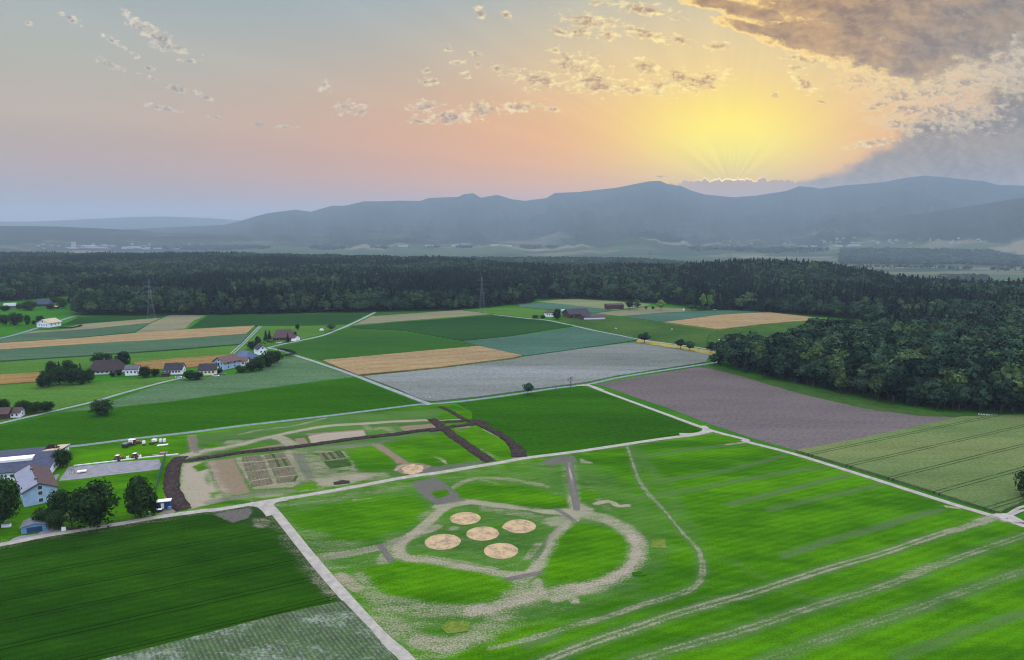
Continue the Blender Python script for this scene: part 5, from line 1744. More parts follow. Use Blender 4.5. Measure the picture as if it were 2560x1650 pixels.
# --- machines on the meadow
def tractor(u, v, rot, label, body=None, big=1.0):
    x, y = G(u, v)
    o = tag(empty('tractor', (x, y), R(rot), big), label, 'tractor')
    MB().box(.1, 2.1, -.4, .4, .75, 1.45, .04).build('hood', body or P_red, o)
    MB().box(-1.2, .1, -.7, .7, .8, 1.5).build('body', body or P_red, o)
    cb = MB().box(-1.1, .1, -.62, .62, 1.5, 2.45, .06).build('cab', P_glass, o)
    MB().box(-1.2, .2, -.72, .72, 2.45, 2.6).build('cab_roof', P_wp, cb)
    for sx, r_, wd in ((-.75, .8, .42), (1.55, .5, .3)):
        for s in (-1, 1):
            w = MB().tube((sx, s * .95 - wd / 2, r_), (sx, s * .95 + wd / 2, r_), r_, n=14).build('wheel', P_blk, o)
            MB().tube((sx, s * .95 - wd / 2 - .02, r_), (sx, s * .95 + wd / 2 + .02, r_), r_ * .45, n=10).build('rim', body or P_red, w)
    MB().tube((1.2, .3, 1.4), (1.2, .3, 2.2), .05).build('exhaust', P_blk, o)
    return o


tractor(297, 1151, 75, 'red tractor with white cab roof, leftmost of the two above the kerb wall')
tractor(340, 1146, 80, 'red tractor parked between two white tanks above the kerb wall')
tractor(338, 1111, 60, 'red tractor parked beside the white lorry near the asphalt lane', big=1.05)
x, y = G(321, 1116)
o = tag(empty('lorry', (x, y), R(84)), 'white lorry with dark load bed, leftmost machine near asphalt lane', 'lorry')
MB().box(1.5, 3.2, -1.1, 1.1, .7, 2.8, .05).build('cab', P_wp, o)
MB().box(3.18, 3.23, -.9, .9, 1.6, 2.5).build('windscreen', P_glass, o)
MB().box(-3.2, 1.3, -1.15, 1.15, .9, 1.6).build('load_bed', P_blk, o)
MB().box(-3.2, -.8, -1.1, 1.1, 1.6, 2.3).build('load', P_steel, o)
for sx in (-2.3, 2.3):
    for s in (-1, 1):
        MB().tube((sx, s * 1.0 - .15, .45), (sx, s * 1.0 + .15, .45), .45, n=12).build('wheel', P_blk, o)
x, y = G(353, 1107)
o = tag(empty('farm_implement', (x, y), R(10)), 'low red farm implement on small wheels right of the parked tractor', 'farm implement')
MB().box(-1.6, 1.4, -.5, .5, .45, .8).build('frame', P_red, o)
m = MB()
for i in range(7):
    m.tube((-1.5 + i * .45, -.6, .45), (-1.5 + i * .45, -.9, .05), .05)
m.build('tines', P_dark, o)
for s in (-.6, .6):
    MB().tube((-.2, s - .1, .3), (-.2, s + .1, .3), .3, n=10).build('wheel', P_blk, o)
x, y = G(360, 1114)
o = tag(empty('seed_hopper', (x, y)), 'tall white hopper on a black stand right of the red implement', 'hopper')
MB().box(-.55, .55, -.5, .5, 1.0, 2.3).build('hopper', P_wp, o)
m = MB()
for a in (-.45, .45):
    for b_ in (-.4, .4):
        m.tube((a, b_, 0), (a, b_, 1.0), .06)
m.box(-.5, .5, -.45, .45, .3, .9, .3)
m.build('stand', P_blk, o)
x, y = G(383.5, 1109)
o = tag(empty('wagon', (x, y), R(82)), 'flat wooden wagon with two white crates near the asphalt lane', 'wagon')
MB().box(-1.9, 1.9, -1.15, 1.15, .7, .85).build('bed', P_wood, o)
for sx in (-1.3, 1.3):
    for s in (-1, 1):
        MB().tube((sx, s * 1.0 - .12, .4), (sx, s * 1.0 + .12, .4), .4, n=10).build('wheel', P_blk, o)
for s, w_ in ((-1, 'left'), (1, 'right')):
    c_ = tag(link('crate', None) if False else MB().box(-.75, .75, -.48, .48, 0, 1.1, .03).build('crate', P_wp), ('nearer the tractors' if s > 0 else 'nearer the tanks') and
             ('white crate on the wooden wagon, on the %s side' % ('left' if s > 0 else 'right')), 'crate', 'crates on the wagon')
    q = Matrix.Rotation(R(82), 4, 'Z') @ Vector((.9, s * .55, .86))
    c_.location = (x + q.x, y + q.y, .86)
    c_.rotation_euler.z = R(82)
for i, u_ in enumerate((402, 411.5)):
    x, y = G(u_, 1106)
    o = tag(empty('water_tank', (x, y), R(10)), 'white cube tank in a black cage, %s of the pair behind the slabs' % ('left one' if i == 0 else 'right one'), 'tank', 'cage tanks near the lane')
    MB().box(-.62, .62, -.6, .6, .25, 1.7, .06).build('tank_body', P_wp, o)
    m = MB()
    m.box(-.7, .7, -.7, .7, 0, .2)
    for a in (-.68, .68):
        for b_ in (-.66, .66):
            m.tube((a, b_, 0), (a, b_, 1.75), .04)
    m.build('cage', P_blk, o)
for i in range(4):
    x, y = G(396 + i * 7, 1114.5 - i * .8)
    tag(MB().box(-.42, .42, -.75, .75, 0, .35, .05).build('slab_stack', P_wp), 'pale slab stack lying on grass in front of the cage tanks, %s from left' % ('first', 'second', 'third', 'fourth')[i], 'slab stack', 'slab stacks').location = (x, y, .03)
for u_, v_, lab in ((319.5, 1147, 'white round tank on the grass between the two red tractors'), (350, 1144, 'white round tank on the grass right of the second red tractor')):
    x, y = G(u_, v_)
    o = tag(empty('round_tank', (x, y)), lab, 'tank')
    MB().tube((0, 0, .15), (0, 0, 1.25), .6, .58, 14).build('tank_body', P_wp, o)
    MB().tube((0, 0, 1.25), (0, 0, 1.4), .25, .25, 10).build('lid', P_steel, o)
    MB().box(-.65, .65, -.65, .65, 0, .14).build('pallet', P_wood, o)
x, y = G(280, 1153)
o = tag(empty('harrow', (x, y), R(15)), 'low black harrow lying on grass left of the red tractors', 'farm implement')
MB().box(-1.2, 1.2, -.5, .5, .3, .6).build('frame', P_blk, o)
m = MB()
for i in range(6):
    m.tube((-1.1 + i * .44, 0, .3), (-1.1 + i * .44, 0, 0), .05)
m.build('tines', P_dark, o)
x, y = G(409, 1137)
o = tag(empty('board_stack', (x, y), R(12)), 'pale pinkish stack of boards at the end of the kerb wall', 'board stack')
m = MB()
for i in range(4):
    m.box(-1.5, 1.5, -.75, .75, .1 + i * .3, .32 + i * .3)
m.build('boards', P_pink, o)
MB().box(-1.3, 1.3, -.6, .6, 0, .1).build('bearers', P_wood, o)
x, y = G(389, 1138)
tag(MB().box(-1.5, 1.5, -.4, .4, .02, .2).build('plank_pile', P_pink), 'flat pile of pale planks left of the pinkish board stack', 'plank pile').location = (x, y, .03)

# --- hamlet houses
house('white_house', 123, 816, 15, 15.5, 4.6, 3.6, 78, P_white, P_tanrf, 'white house with pale tan roof beside the grey lane at upper left', ov=.9, wins=(3, 0, 4, 0), chim=2, roof2=P_tanrf)
house('farmhouse', 270, 931, 20, 13, 3.0, 6.0, 12, P_white, P_brroof, 'large farmhouse with huge dark brown roof beside the dark grove', ov=1.0, wins=(6, 0, 1, 1), chim=-2, hip=.35)
house('small_house', 333, 936, 8.2, 7.4, 4.4, 2.2, 12, P_white, P_rdroof, 'small white house with red roof and dark solar panels right of big farmhouse', ov=.5, wins=(3, 0, 1, 0), roof2=P_solar, floors=1)
house('white_house', 438, 933, 11.6, 9, 3.6, 3.6, 10, P_white, P_dkroof, 'white house with dark grey roof at the end of the lane', wins=(5, 0, 1, 2), chim=1)
house('shed', 415, 941, 4.8, 3.6, 2.2, .9, 10, P_wood, P_dkroof, 'small brown shed left of the white house at the lane end', 'shed', ov=.4)
house('cream_house', 523, 935, 11.6, 8.6, 3.9, 3.4, 10, P_cream, P_dkroof, 'cream house with dark roof between the round bushes and the big white house', wins=(4, 0, 2, 0), chim=-2)
house('chalet', 567, 919, 13.5, 10.5, 5.6, 3.2, 62, P_bluew, P_rdroof, 'tall bluish white house with red roof and balcony windows in the hamlet', wins=(2, 3, 3, 0), floors=2, ov=1.2)
house('barn_wing', 594, 914, 15, 7.5, 4.4, 2.0, 8, P_white, P_rdroof, 'lower white wing with red roof joined to the tall red-roofed house', 'outbuilding', wins=(4, 0, 0, 0), ov=.9)
house('blue_roof_house', 615, 901, 14.5, 12.5, 2.6, 5.0, 150, P_steel, P_blue2, 'house with large slate blue hipped roof behind the red-roofed house', hip=.55, ov=.9, wins=(3, 0, 0, 2))
house('white_gable_house', 652, 884, 11, 7.4, 4.4, 3.0, 128, P_white, P_dkroof, 'white gable house with grey purple roof beside the lane fork', wins=(1, 1, 2, 2), ov=.5, chim=2)
house('red_farmhouse', 711, 848, 17, 13, 3.2, 5.8, 2, P_dark, P_rd2, 'broad farmhouse with purple red roof beside the upper lane', ov=1.0, hip=.3, wins=(5, 0, 1, 1))
house('annex', 738, 850, 6.5, 6, 2.4, 2.2, -35, P_white, P_rd2, 'low red-roofed annex at the right end of the purple red farmhouse', 'outbuilding', ov=.5)
house('roadside_house', 38, 1041, 7.4, 6, 2.8, 2.0, 12, P_white, P_rd2, 'white cottage with purple red roof beside the lane at left edge', wins=(3, 0, 0, 1), ov=.5)
house('roadside_barn', 6, 1044, 9, 8, 3.0, 2.4, 12, P_wood, P_rd2, 'brown barn with dull red roof cut by the left picture edge', 'barn', ov=.6)
house('far_house', 27, 771, 13, 9, 4, 3, 20, P_steel, P_grn, 'house with pale bluish roof among bushes below the left wood', wins=(3, 0, 0, 0))
house('far_house', 108, 765, 20, 13, 3.2, 5.6, 15, P_dark, P_blroof, 'farmhouse with broad dark blue roof among bushes below the left wood', hip=.3)
house('shelter', 139, 771, 7, 4, 2.4, .8, 5, P_wood, P_tanrf, 'tiny pale-roofed shelter right of the blue-roofed farmhouse', 'shelter')
# --- farm at the centre right
house('white_house', 1372, 791, 9.5, 8, 4.6, 2.0, 10, P_white, P_rd2, 'white house with purple hipped roof left of the dark round tree at the central farm', wins=(3, 0, 1, 0), hip=.6)
house('barn', 1440, 792, 26, 19, 4.6, 5.0, 22, P_wood, P_dkroof, 'largest dark-roofed barn of the central farm', 'barn', ov=1.0, wins=(3, 0, 0, 0))
house('cow_shed', 1462, 797, 11, 9, 4.0, 2.2, 22, P_wood, P_dkroof, 'brown shed with dark roof in front of the largest barn', 'shed', wins=(2, 0, 0, 0))
house('stable', 1484, 797, 25, 9, 2.6, 2.2, 8, P_white, P_rd2, 'long low stable with purple brown roof right of the largest barn', 'stable', ov=.8)
house('greenhouse', 1418, 780, 15, 5, 2.0, 1.2, 0, P_grn, P_grn, 'pale long greenhouse behind the largest barn of the central farm', 'greenhouse', ov=.1)
house('field_barn', 1535, 772, 22, 12, 5.2, 1.6, 12, P_wood, P_brroof, 'lone brown field barn with reddish roof near the wood', 'barn', ov=.7)
house('cabin', 1763, 775, 9, 6, 2.6, 3.0, -15, P_dark, P_dkroof, 'small dark cabin with steep roof under the pale trees by the wood', 'cabin')


def car(u, v, rot, mat, label, van=False):
    x, y = G(u, v)
    o = tag(empty('van' if van else 'car', (x, y), R(rot)), label, 'van' if van else 'car')
    h = 1.1 if van else .8
    MB().box(-2.1, 2.1, -.88, .88, .3, h, .05).build('body', mat, o)
    MB().box(-1.6, 1.2 if not van else 1.7, -.78, .78, h, 1.45 if not van else 2.1, .16).build('cabin', P_glass if not van else mat, o)
    for sx in (-1.3, 1.3):
        for s in (-1, 1):
            MB().tube((sx, s * .8 - .1, .32), (sx, s * .8 + .1, .32), .32, n=10).build('wheel', P_blk, o)
    return o


car(447, 944, 15, P_wp, 'white car in front of the brown shed at the lane end')
car(557, 936, 10, P_blu2, 'light blue car below the tall red-roofed house')
car(540, 941, 5, P_wp, 'white car beside the cream house')
car(696.5, 858, 30, P_wp, 'white car, left one before the purple red farmhouse')
car(712, 856, 60, P_blu2, 'pale blue car, right one before the purple red farmhouse')
car(734, 853, 0, P_wp, 'white van at the right end of the purple red farmhouse', True)
car(804, 827, 10, P_wp, 'lone white caravan standing on grass near the upper lane', True)
car(1709, 776, 80, P_wp, 'white van at left of the bushes by the wood edge', True)
car(1716, 777, 10, P_steel, 'grey car beside the white van by the wood edge')
car(1787, 775, 10, P_wp, 'white car right of the small dark cabin')
for i, (u_, v_) in enumerate(((744, 847), (748, 846.5), (752, 846))):
    x, y = G(u_, v_)
    tag(MB().tube((-.6, 0, .6), (.6, 0, .6), .6, n=10).build('hay_bale', P_grn), 'white wrapped bale on grass right of the purple red farmhouse, %s' % ('left', 'middle', 'right')[i], 'hay bale', 'wrapped bales').location = (x, y, .02)
x, y = G(672, 915)
o = tag(empty('shed', (x, y), R(20)), 'tiny dark blue shed with pale roof edge below the dark trees of the hamlet', 'shed')
MB().box(-1.8, 1.8, -1.2, 1.2, 0, 2.0).build('wall', P_blroof, o)
MB().box(-2.0, 2.0, -1.4, 1.4, 2.0, 2.2).build('roof', P_white, o)


def hedge(pts, h, w, label, step=1.0):
    L = smooth_line(np.asarray(pts), 2)
    rng = np.random.RandomState(len(label))
    d = np.hypot(*np.diff(L, axis=0).T)
    s = np.r_[0, np.cumsum(d)]
    n = int(s[-1] * 22)
    t = rng.uniform(0, s[-1], n)
    c = np.c_[np.interp(t, s, L[:, 0]), np.interp(t, s, L[:, 1])] + rng.uniform(-w / 2, w / 2, (n, 2))
    z = rng.uniform(.1, 1, n) ** .5 * h
    o0 = L[0]
    C = np.c_[c - o0, z]
    N = np.c_[rng.normal(size=(n, 2)), rng.uniform(.2, 1.2, n)]
    o = tag(empty('hedge', (o0[0], o0[1])), label, 'hedge')
    me = quads_mesh('foliage', C, N, rng.uniform(.25, .5, n), rng.uniform(0, 1, n), M_gar, rng)
    link('foliage', me, o)
    m = MB()
    for a, b in zip(L[:-1], L[1:]):
        m.tube((a[0] - o0[0], a[1] - o0[1], 0), (a[0] - o0[0], a[1] - o0[1], h * .8), .12, .05)
    m.build('stems', M_bark, o)
    return o


hedge(gp('P', [(697, 879), (718, 882), (738, 888)]), 3, 3, 'dark hedge running along the lane below the lane fork')
hedge(gp('P', [(700, 897), (720, 894), (738, 889)]), 3, 3, 'dark hedge meeting the lane hedge at a corner below the fork')
hedge(gp('P', [(150, 822), (175, 822), (198, 818), (202, 815)]), 1.6, 3, 'low hedge looping right of the white house with pale tan roof')
hedge(gp('P', [(652, 864), (670, 864), (688, 862)]), 4, 6, 'thick hedge left of the purple red farmhouse')

# --- single trees: (name, kind, base px u, v, picture height px, picture width px, label)
TREES = [
    ('broadleaf_tree', 'g3', 0, 1318, 124, 108, 'huge dark tree at the left edge beside the gabled house'),
    ('broadleaf_tree', 'g1', 236, 1318, 114, 112, 'biggest round dark tree beside the gravel road at left'),
    ('broadleaf_tree', 'g0', 154, 1300, 78, 56, 'dark round tree squeezed between gabled house and biggest round tree'),
    ('bush', 'g3', 108, 1316, 46, 46, 'leafy bush in front of the light blue gable wall'),
    ('bush', 'g1', 141, 1324, 52, 46, 'leafy bush right of the one before the blue gable'),
    ('broadleaf_tree', 'g2', 353, 1294, 112, 72, 'tall ragged tree left of the blue container'),
    ('broadleaf_tree', 'g0', 385, 1290, 62, 24, 'slim small tree behind the white banner'),
    ('broadleaf_tree', 'g0', 158, 1168, 48, 44, 'round green tree at the right end of the long workshop'),
    ('broadleaf_tree', 'g0', 256, 1038, 40, 52, 'lone round dark tree below the pale lane at left'),
    ('bush', 'g3', 8, 1030, 32, 34, 'bush cut by the left edge above the roadside barn'),
    ('broadleaf_tree', 'g1', 58, 1034, 34, 40, 'first dark tree right of the roadside cottage'),
    ('broadleaf_tree', 'g3', 88, 1033, 28, 38, 'middle dark tree of the row right of the roadside cottage'),
    ('bush', 'g3', 118, 1030, 26, 34, 'last dark bush of the row beside the pale lane'),
    ('broadleaf_tree', 'g0', 131, 944, 42, 28, 'back left tree of the dark grove beside the brown farmhouse'),
    ('conifer_tree', 'c0', 150, 942, 40, 14, 'thin pointed tree at the back of the dark grove'),
    ('broadleaf_tree', 'g0', 172, 944, 44, 30, 'tallest back tree in the middle of the dark grove'),
    ('broadleaf_tree', 'g2', 189, 950, 42, 28, 'rounded tree of the dark grove behind its right half'),
    ('conifer_tree', 'c1', 203, 950, 42, 16, 'pointed conifer at the right rear of the dark grove'),
    ('broadleaf_tree', 'g1', 120, 966, 44, 36, 'left middle tree of the dark grove'),
    ('broadleaf_tree', 'g0', 149, 961, 46, 40, 'broad front tree in the left centre of the dark grove'),
    ('broadleaf_tree', 'g3', 180, 962, 44, 42, 'broad front tree in the right centre of the dark grove'),
    ('broadleaf_tree', 'g2', 204, 961, 38, 30, 'front right tree of the dark grove'),
    ('broadleaf_tree', 'g0', 224, 956, 34, 24, 'grove tree standing nearest to the brown farmhouse'),
    ('bush', 'g3', 107, 970, 30, 30, 'lowest bush at the left tip of the dark grove'),
    ('broadleaf_tree', 'g1', 256, 917, 36, 50, 'wide tree behind the brown farmhouse roof'),
    ('broadleaf_tree', 'g2', 309, 917, 40, 38, 'tall egg-shaped tree right behind the brown farmhouse'),
    ('bush', 'g3', 282, 942, 12, 16, 'small bush before the brown farmhouse'),
    ('bush', 'g3', 298, 940, 16, 18, 'green bush between brown farmhouse and small solar house'),
    ('broadleaf_tree', 'g0', 362, 944, 28, 32, 'round green tree right of the small solar house'),
    ('broadleaf_tree', 'g1', 388, 941, 20, 22, 'little tree right of the round green tree by the solar house'),
    ('bush', 'g3', 474, 950, 24, 32, 'round dark bush left of the cream house, left of its pair'),
    ('bush', 'g1', 493, 949, 20, 28, 'round dark bush touching the cream house'),
    ('bush', 'g3', 549, 934, 14, 16, 'small bush between cream house and tall red-roofed house'),
    ('bush', 'g1', 604, 931, 18, 30, 'bush below the barn wing of the hamlet'),
    ('broadleaf_tree', 'g0', 628, 929, 26, 30, 'lower left tree of the dark hamlet grove'),
    ('broadleaf_tree', 'g1', 648, 926, 36, 36, 'front tree in the middle of the hamlet grove'),
    ('broadleaf_tree', 'g0', 672, 917, 40, 40, 'tallest tree of the hamlet grove'),
    ('broadleaf_tree', 'g3', 692, 908, 30, 28, 'right-hand tree of the hamlet grove beside the corner hedge'),
    ('broadleaf_tree', 'g0', 631, 873, 20, 26, 'dark tree above the slate blue roof'),
    ('broadleaf_tree', 'g2', 645, 860, 20, 16, 'dark tree left of the twin pointed trees'),
    ('conifer_tree', 'c2', 665, 852, 28, 17, 'left of the twin pointed dark trees by the purple red farmhouse'),
    ('conifer_tree', 'c2', 674, 850, 26, 14, 'right of the twin pointed dark trees by the purple red farmhouse'),
    ('conifer_tree', 'c1', 720, 857, 25, 10, 'narrow dark conifer standing before the purple red farmhouse'),
    ('broadleaf_tree', 'g0', 737, 846, 17, 12, 'small dark tree behind the right end of the purple red farmhouse'),
    ('broadleaf_tree', 'g1', 744, 824, 14, 11, 'tiny lone tree on the grass above the purple red farmhouse'),
    ('broadleaf_tree', 'b3', 828, 828, 18, 22, 'lone dark tree on grass right of the white caravan'),
    ('broadleaf_tree', 'g0', 11, 813, 27, 24, 'left tree of the row before the white tan-roofed house'),
    ('broadleaf_tree', 'g1', 40, 813, 32, 36, 'largest tree of the row before the white tan-roofed house'),
    ('broadleaf_tree', 'g2', 69, 813, 27, 14, 'slim tree of the row before the white tan-roofed house'),
    ('bush', 'g3', 85, 812, 11, 12, 'low bush beside the round tree left of the white house'),
    ('broadleaf_tree', 'g0', 101, 811, 22, 20, 'round tree just left behind the white tan-roofed house'),
    ('bush', 'g3', 12, 778, 14, 26, 'bush at left edge below the pale bluish roof'),
    ('broadleaf_tree', 'g1', 70, 776, 24, 38, 'wide tree between the pale bluish roof and broad blue roof'),
    ('bush', 'g3', 126, 775, 16, 18, 'bush in front of the broad dark blue roof'),
    ('broadleaf_tree', 'g0', 156, 771, 26, 22, 'tree right of the tiny pale-roofed shelter'),
    ('broadleaf_tree', 'g0', 136, 758, 16, 22, 'tree behind the tiny pale-roofed shelter'),
    ('bush', 'g3', 48, 774, 12, 14, 'small bush right of the pale bluish roof'),
    ('broadleaf_tree', 'b0', 1320, 986, 29, 28, 'lone small leafy tree on the lane between rye field and lush field'),
    ('broadleaf_tree', 'b2', 1611, 858, 26, 30, 'first tree on the yellow strip, left of the pair'),
    ('broadleaf_tree', 'b2', 1701, 872, 24, 27, 'left tree of the close pair on the yellow strip'),
    ('broadleaf_tree', 'b0', 1724, 878, 25, 25, 'right tree of the close pair on the yellow strip'),
    ('broadleaf_tree', 'b3', 1777, 884, 30, 26, 'tree at the end of the yellow strip beside the wood'),
    ('broadleaf_tree', 'b1', 1785, 913, 29, 26, 'low dark tree at the corner of wood and ploughed field'),
    ('conifer_tree', 'g2', 1392, 798, 27, 22, 'dark round-topped tree between white house and barns of the central farm'),
    ('bush', 'g3', 1338, 796, 8, 18, 'left low bush beside the farm lane at the central farm'),
    ('bush', 'g3', 1357, 797, 9, 16, 'right low bush before the white house of the central farm'),
    ('broadleaf_tree', 'g1', 1461, 783, 9, 14, 'tree top behind the largest barn'),
    ('broadleaf_tree', 'b0', 1573, 775, 23, 22, 'grey green tree right of the lone field barn'),
    ('broadleaf_tree', 'b1', 1593, 774, 25, 18, 'lighter tree just right of the grey green one by the field barn'),
    ('bush', 'b3', 1615, 776, 11, 8, 'left of two tiny trees on the pale field'),
    ('bush', 'b3', 1632, 776, 11, 8, 'right of two tiny trees on the pale field'),
    ('bush', 'b2', 1728, 777, 16, 22, 'bushes right of the white van by the wood'),
    ('bush', 'b2', 1745, 777, 13, 20, 'bushes left of the small dark cabin'),
    ('broadleaf_tree', 'g1', 2578, 1250, 86, 74, 'big dark tree at the right edge beside the barley field'),
]
for nm, kd, u_, v_, hp, wp_, lab in TREES:
    x, y = G(u_, v_)
    k_ = (y * cp + CAMH * sp) / FPX
    h_ = hp * k_ * 1.03
    r0 = {'g0': .40, 'g1': .46, 'g2': .34, 'g3': .50, 'b0': .36, 'b1': .30, 'b2': .40, 'b3': .33, 'b4': .26, 'c0': .17, 'c1': .14, 'c2': .2}[kd] * 2.15
    tree(nm, kd, x, y, h_, lab, 'bush' if nm == 'bush' else 'tree', wid=wp_ * k_ / (r0 * h_))
KINDS_T['pale'] = (crown_round(41, .36, .42, .56, 26, 40, .04, M_dry), TRK[0])
KINDS_T['purple'] = (crown_round(42, .42, .42, .54, 26, 40, .04, M_pur), TRK[0])
for kd, u_, v_, hp, wp_, lab, cat in (('pale', 180, 1318, 44, 40, 'pale green bush between leafy bush and biggest round tree', 'bush'), ('pale', 1652, 776, 27, 24, 'bright round tree standing alone on the pale field near the wood', 'tree'),
                                 ('pale', 1757, 777, 44, 18, 'tall pale green tree by the small dark cabin', 'tree'), ('purple', 134, 1150, 42, 30, 'dark purple tree behind the workshop corner', 'tree'),
                                 ('purple', 337, 921, 10, 18, 'small purple bush behind the small solar house', 'bush'), ('pale', 1775, 776, 40, 18, 'second tall pale tree right of the dark cabin', 'tree')):
    x, y = G(u_, v_)
    k_ = (y * cp + CAMH * sp) / FPX
    tree('bush' if cat == 'bush' else 'broadleaf_tree', kd, x, y, hp * k_, lab, cat, wid=wp_ * k_ / (.8 * hp * k_))


# bare tree on the lane
def bare_tree(u_, v_, hp, label):
    x, y = G(u_, v_)
    h = hpx(u_, v_, hp)
    rng = random.Random(9)
    o = tag(empty('bare_tree', (x, y)), label, 'tree')
    tr, br = MB(), MB()
    tr.tube((0, 0, 0), (0, 0, h * .4), h * .032, h * .024)
    tips = [((0, 0, h * .4), Vector((0, 0, 1)), h * .34, h * .02)]
    for gen in range(4):
        new = []
        for p, d, l, r_ in tips:
            for k in range(3 if gen < 2 else 3):
                dd = (d + Vector((rng.uniform(-1, 1), rng.uniform(-1, 1), rng.uniform(-.25, .6))) * .75).normalized()
                e = Vector(p) + dd * l * rng.uniform(.6, 1)
                br.tube(p, e, r_, r_ * .6, 4, False)
                new.append((e, dd, l * .66, r_ * .62))
        tips = new
    tr.build('trunk', M_bark, o)
    br.build('branches', M_bark, o)


bare_tree(1427, 968, 26, 'leafless dark tree on the lane between rye field and lush field')
x, y = G(1390, 973)
tag(MB().tube((0, 0, 0), (0, 0, 2.4), .22, .16, 8).build('marker_post', M_bark), 'short dark post on the lane left of the leafless tree', 'post').location = (x, y, 0)
x, y = G(1075, 998)
o = tag(empty('field_sign', (x, y)), 'tiny white marker board at the lane junction corner of the rye field', 'sign')
MB().tube((0, 0, 0), (0, 0, 1.2), .05).build('pole', P_steel, o)
MB().box(-.35, .35, -.03, .03, 1.1, 1.8).build('board', P_wp, o)
x, y = G(1747, 879)
tag(MB().tube((0, 0, 0), (0, 0, 4), .14, .1, 8).build('wooden_post', P_wood), 'wooden post between the tree pair and the wood on the yellow strip', 'post').location = (x, y, 0)


# pylons
def pylon(x, y, z, h, rot, label, wb):
    o = tag(empty('power_pylon', (x, y, z), R(rot)), label, 'power pylon')
    m = MB()
    lv = [(0, wb / 2), (.22, wb * .36), (.45, wb * .23), (.66, wb * .14), (.85, wb * .10), (1.0, .25)]
    r_ = h * .0014
    for (t0, a0), (t1, a1) in zip(lv[:-1], lv[1:]):
        c0 = [(sx * a0, sy * a0, t0 * h) for sx, sy in ((-1, -1), (1, -1), (1, 1), (-1, 1))]
        c1 = [(sx * a1, sy * a1, t1 * h) for sx, sy in ((-1, -1), (1, -1), (1, 1), (-1, 1))]
        for i in range(4):
            m.tube(c0[i], c1[i], r_, n=4)
            m.tube(c0[i], c1[(i + 1) % 4], r_ * .6, n=4)
            m.tube(c0[(i + 1) % 4], c1[i], r_ * .6, n=4)
            m.tube(c1[i], c1[(i + 1) % 4], r_ * .6, n=4)
    m.build('lattice_mast', P_pylon, o)
    for t, l in ((.66, .17), (.78, .21), (.90, .14)):
        mm = MB()
        for s in (-1, 1):
            mm.tube((0, -.4, t * h), (s * l * h, 0, t * h), r_ * .8, n=4)
            mm.tube((0, .4, t * h), (s * l * h, 0, t * h), r_ * .8, n=4)
            mm.tube((0, 0, t * h + h * .045), (s * l * h, 0, t * h), r_ * .7, n=4)
            mm.tube((s * l * h, 0, t * h), (s * l * h, 0, t * h - h * .035), r_ * .8, n=4)
        mm.build('crossarm', P_pylon, o)


x, y = G(379, 800)
pylon(x, y, 0, 47, 20, 'lattice power pylon before the dark wood at left', 8.5)
x, y = G(1205, 786)
pylon(x, y, 0, 46, 20, 'lattice power pylon before the dark wood near the centre', 8)
for u_, v_, D_, lab in ((1625, 628, 1650, 'distant power pylon rising over the wood right of the centre'), (1828, 630, 1560, 'distant power pylon rising over the wood at right')):
    d = ray(u_, v_)
    t = D_ / d[1]
    zt_ = CAMH + d[2] * t
    gz = float(height(np.array([d[0] * t]), np.array([D_]))[0])
    pylon(d[0] * t, D_, gz, zt_ - gz, 15, lab, 8)

# --- the five sand pads
m_sand, T, b = new_mat('sand', .95, .05)
P = T.n('ShaderNodeNewGeometry').outputs['Position']
f = T.m('ADD', T.noise(P, .35, 5, .7), T.m('MULTIPLY', T.m('SUBTRACT', T.noise(P, 1.6, 4, .7), .5), .5))
c_ = T.mix(T.sm(f, .32, .62), alb(180, 160, 138), alb(238, 208, 160))
c_ = T.vm('SCALE', c_, T.sm(T.noise(P, 3, 3, .7), .3, .7, .85, 1.1, 'LINEAR'))
T.put(b.inputs['Base Color'], c_)
pads = [((1107, 349), 91, 'rear left'), ((1432, 396), 97, 'right'), ((1212, 440), 98, 'middle'), ((972, 489), 107, 'left'), ((1321, 543), 103, 'front')]
for k, ((a, b_), rw, w_) in enumerate(pads):
    cx, cyy = gp('R7', [(a, b_)])[0]
    rad = rw * .4184 * (cyy * cp + CAMH * sp) / FPX
    n = 96
    t = np.arange(n) / n * PI2
    rr = rad * (1 + .05 * (fbm(np.cos(t) * 3 + k * 7 + 9, np.sin(t) * 3 + 9, 4) - .5) + .035 * (fbm(t * 9 + k * 5, t * 0 + 1, 2) - .5))
    if k == 1:
        rr = rr * (1 + .10 * np.exp(-((t - 3.3) / .25) ** 2))
    V_, F_ = [(0, 0, .22)], []
    for j, (q, z) in enumerate(((.45, .2), (.85, .14), (1.0, 0))):
        V_ += [(rr[i] * q * math.cos(t[i]), rr[i] * q * math.sin(t[i]), z) for i in range(n)]
    for i in range(n):
        F_.append((0, 1 + i, 1 + (i + 1) % n))
        for j in range(2):
            F_.append((1 + j * n + i, 1 + (j + 1) * n + i, 1 + (j + 1) * n + (i + 1) % n, 1 + j * n + (i + 1) % n))
    o = link('sand_pad', np_mesh('sand_pad', V_, F_, [m_sand]))
    o.location = (cx, cyy, .075)
    tag(o, 'round pale sand pad, the %s one of the five on the worn meadow' % w_, 'sand pad', 'round sand pads')
sx_, sy_ = gp('R3', [(2165, 762)])[0]
m = MB()
rng = random.Random(4)
pts = [(math.cos(t) * 4.6 * (1 + .2 * rng.uniform(-1, 1)), math.sin(t) * 6.2 * (1 + .2 * rng.uniform(-1, 1))) for t in np.linspace(0, PI2, 26)[:-1]]
V_ = [(0, 0, .55)] + [(p[0] * .5, p[1] * .5, .4) for p in pts] + [(p[0], p[1], 0) for p in pts]
n = len(pts)
F_ = [(0, 1 + i, 1 + (i + 1) % n) for i in range(n)] + [(1 + i, 1 + n + i, 1 + n + (i + 1) % n, 1 + (i + 1) % n) for i in range(n)]
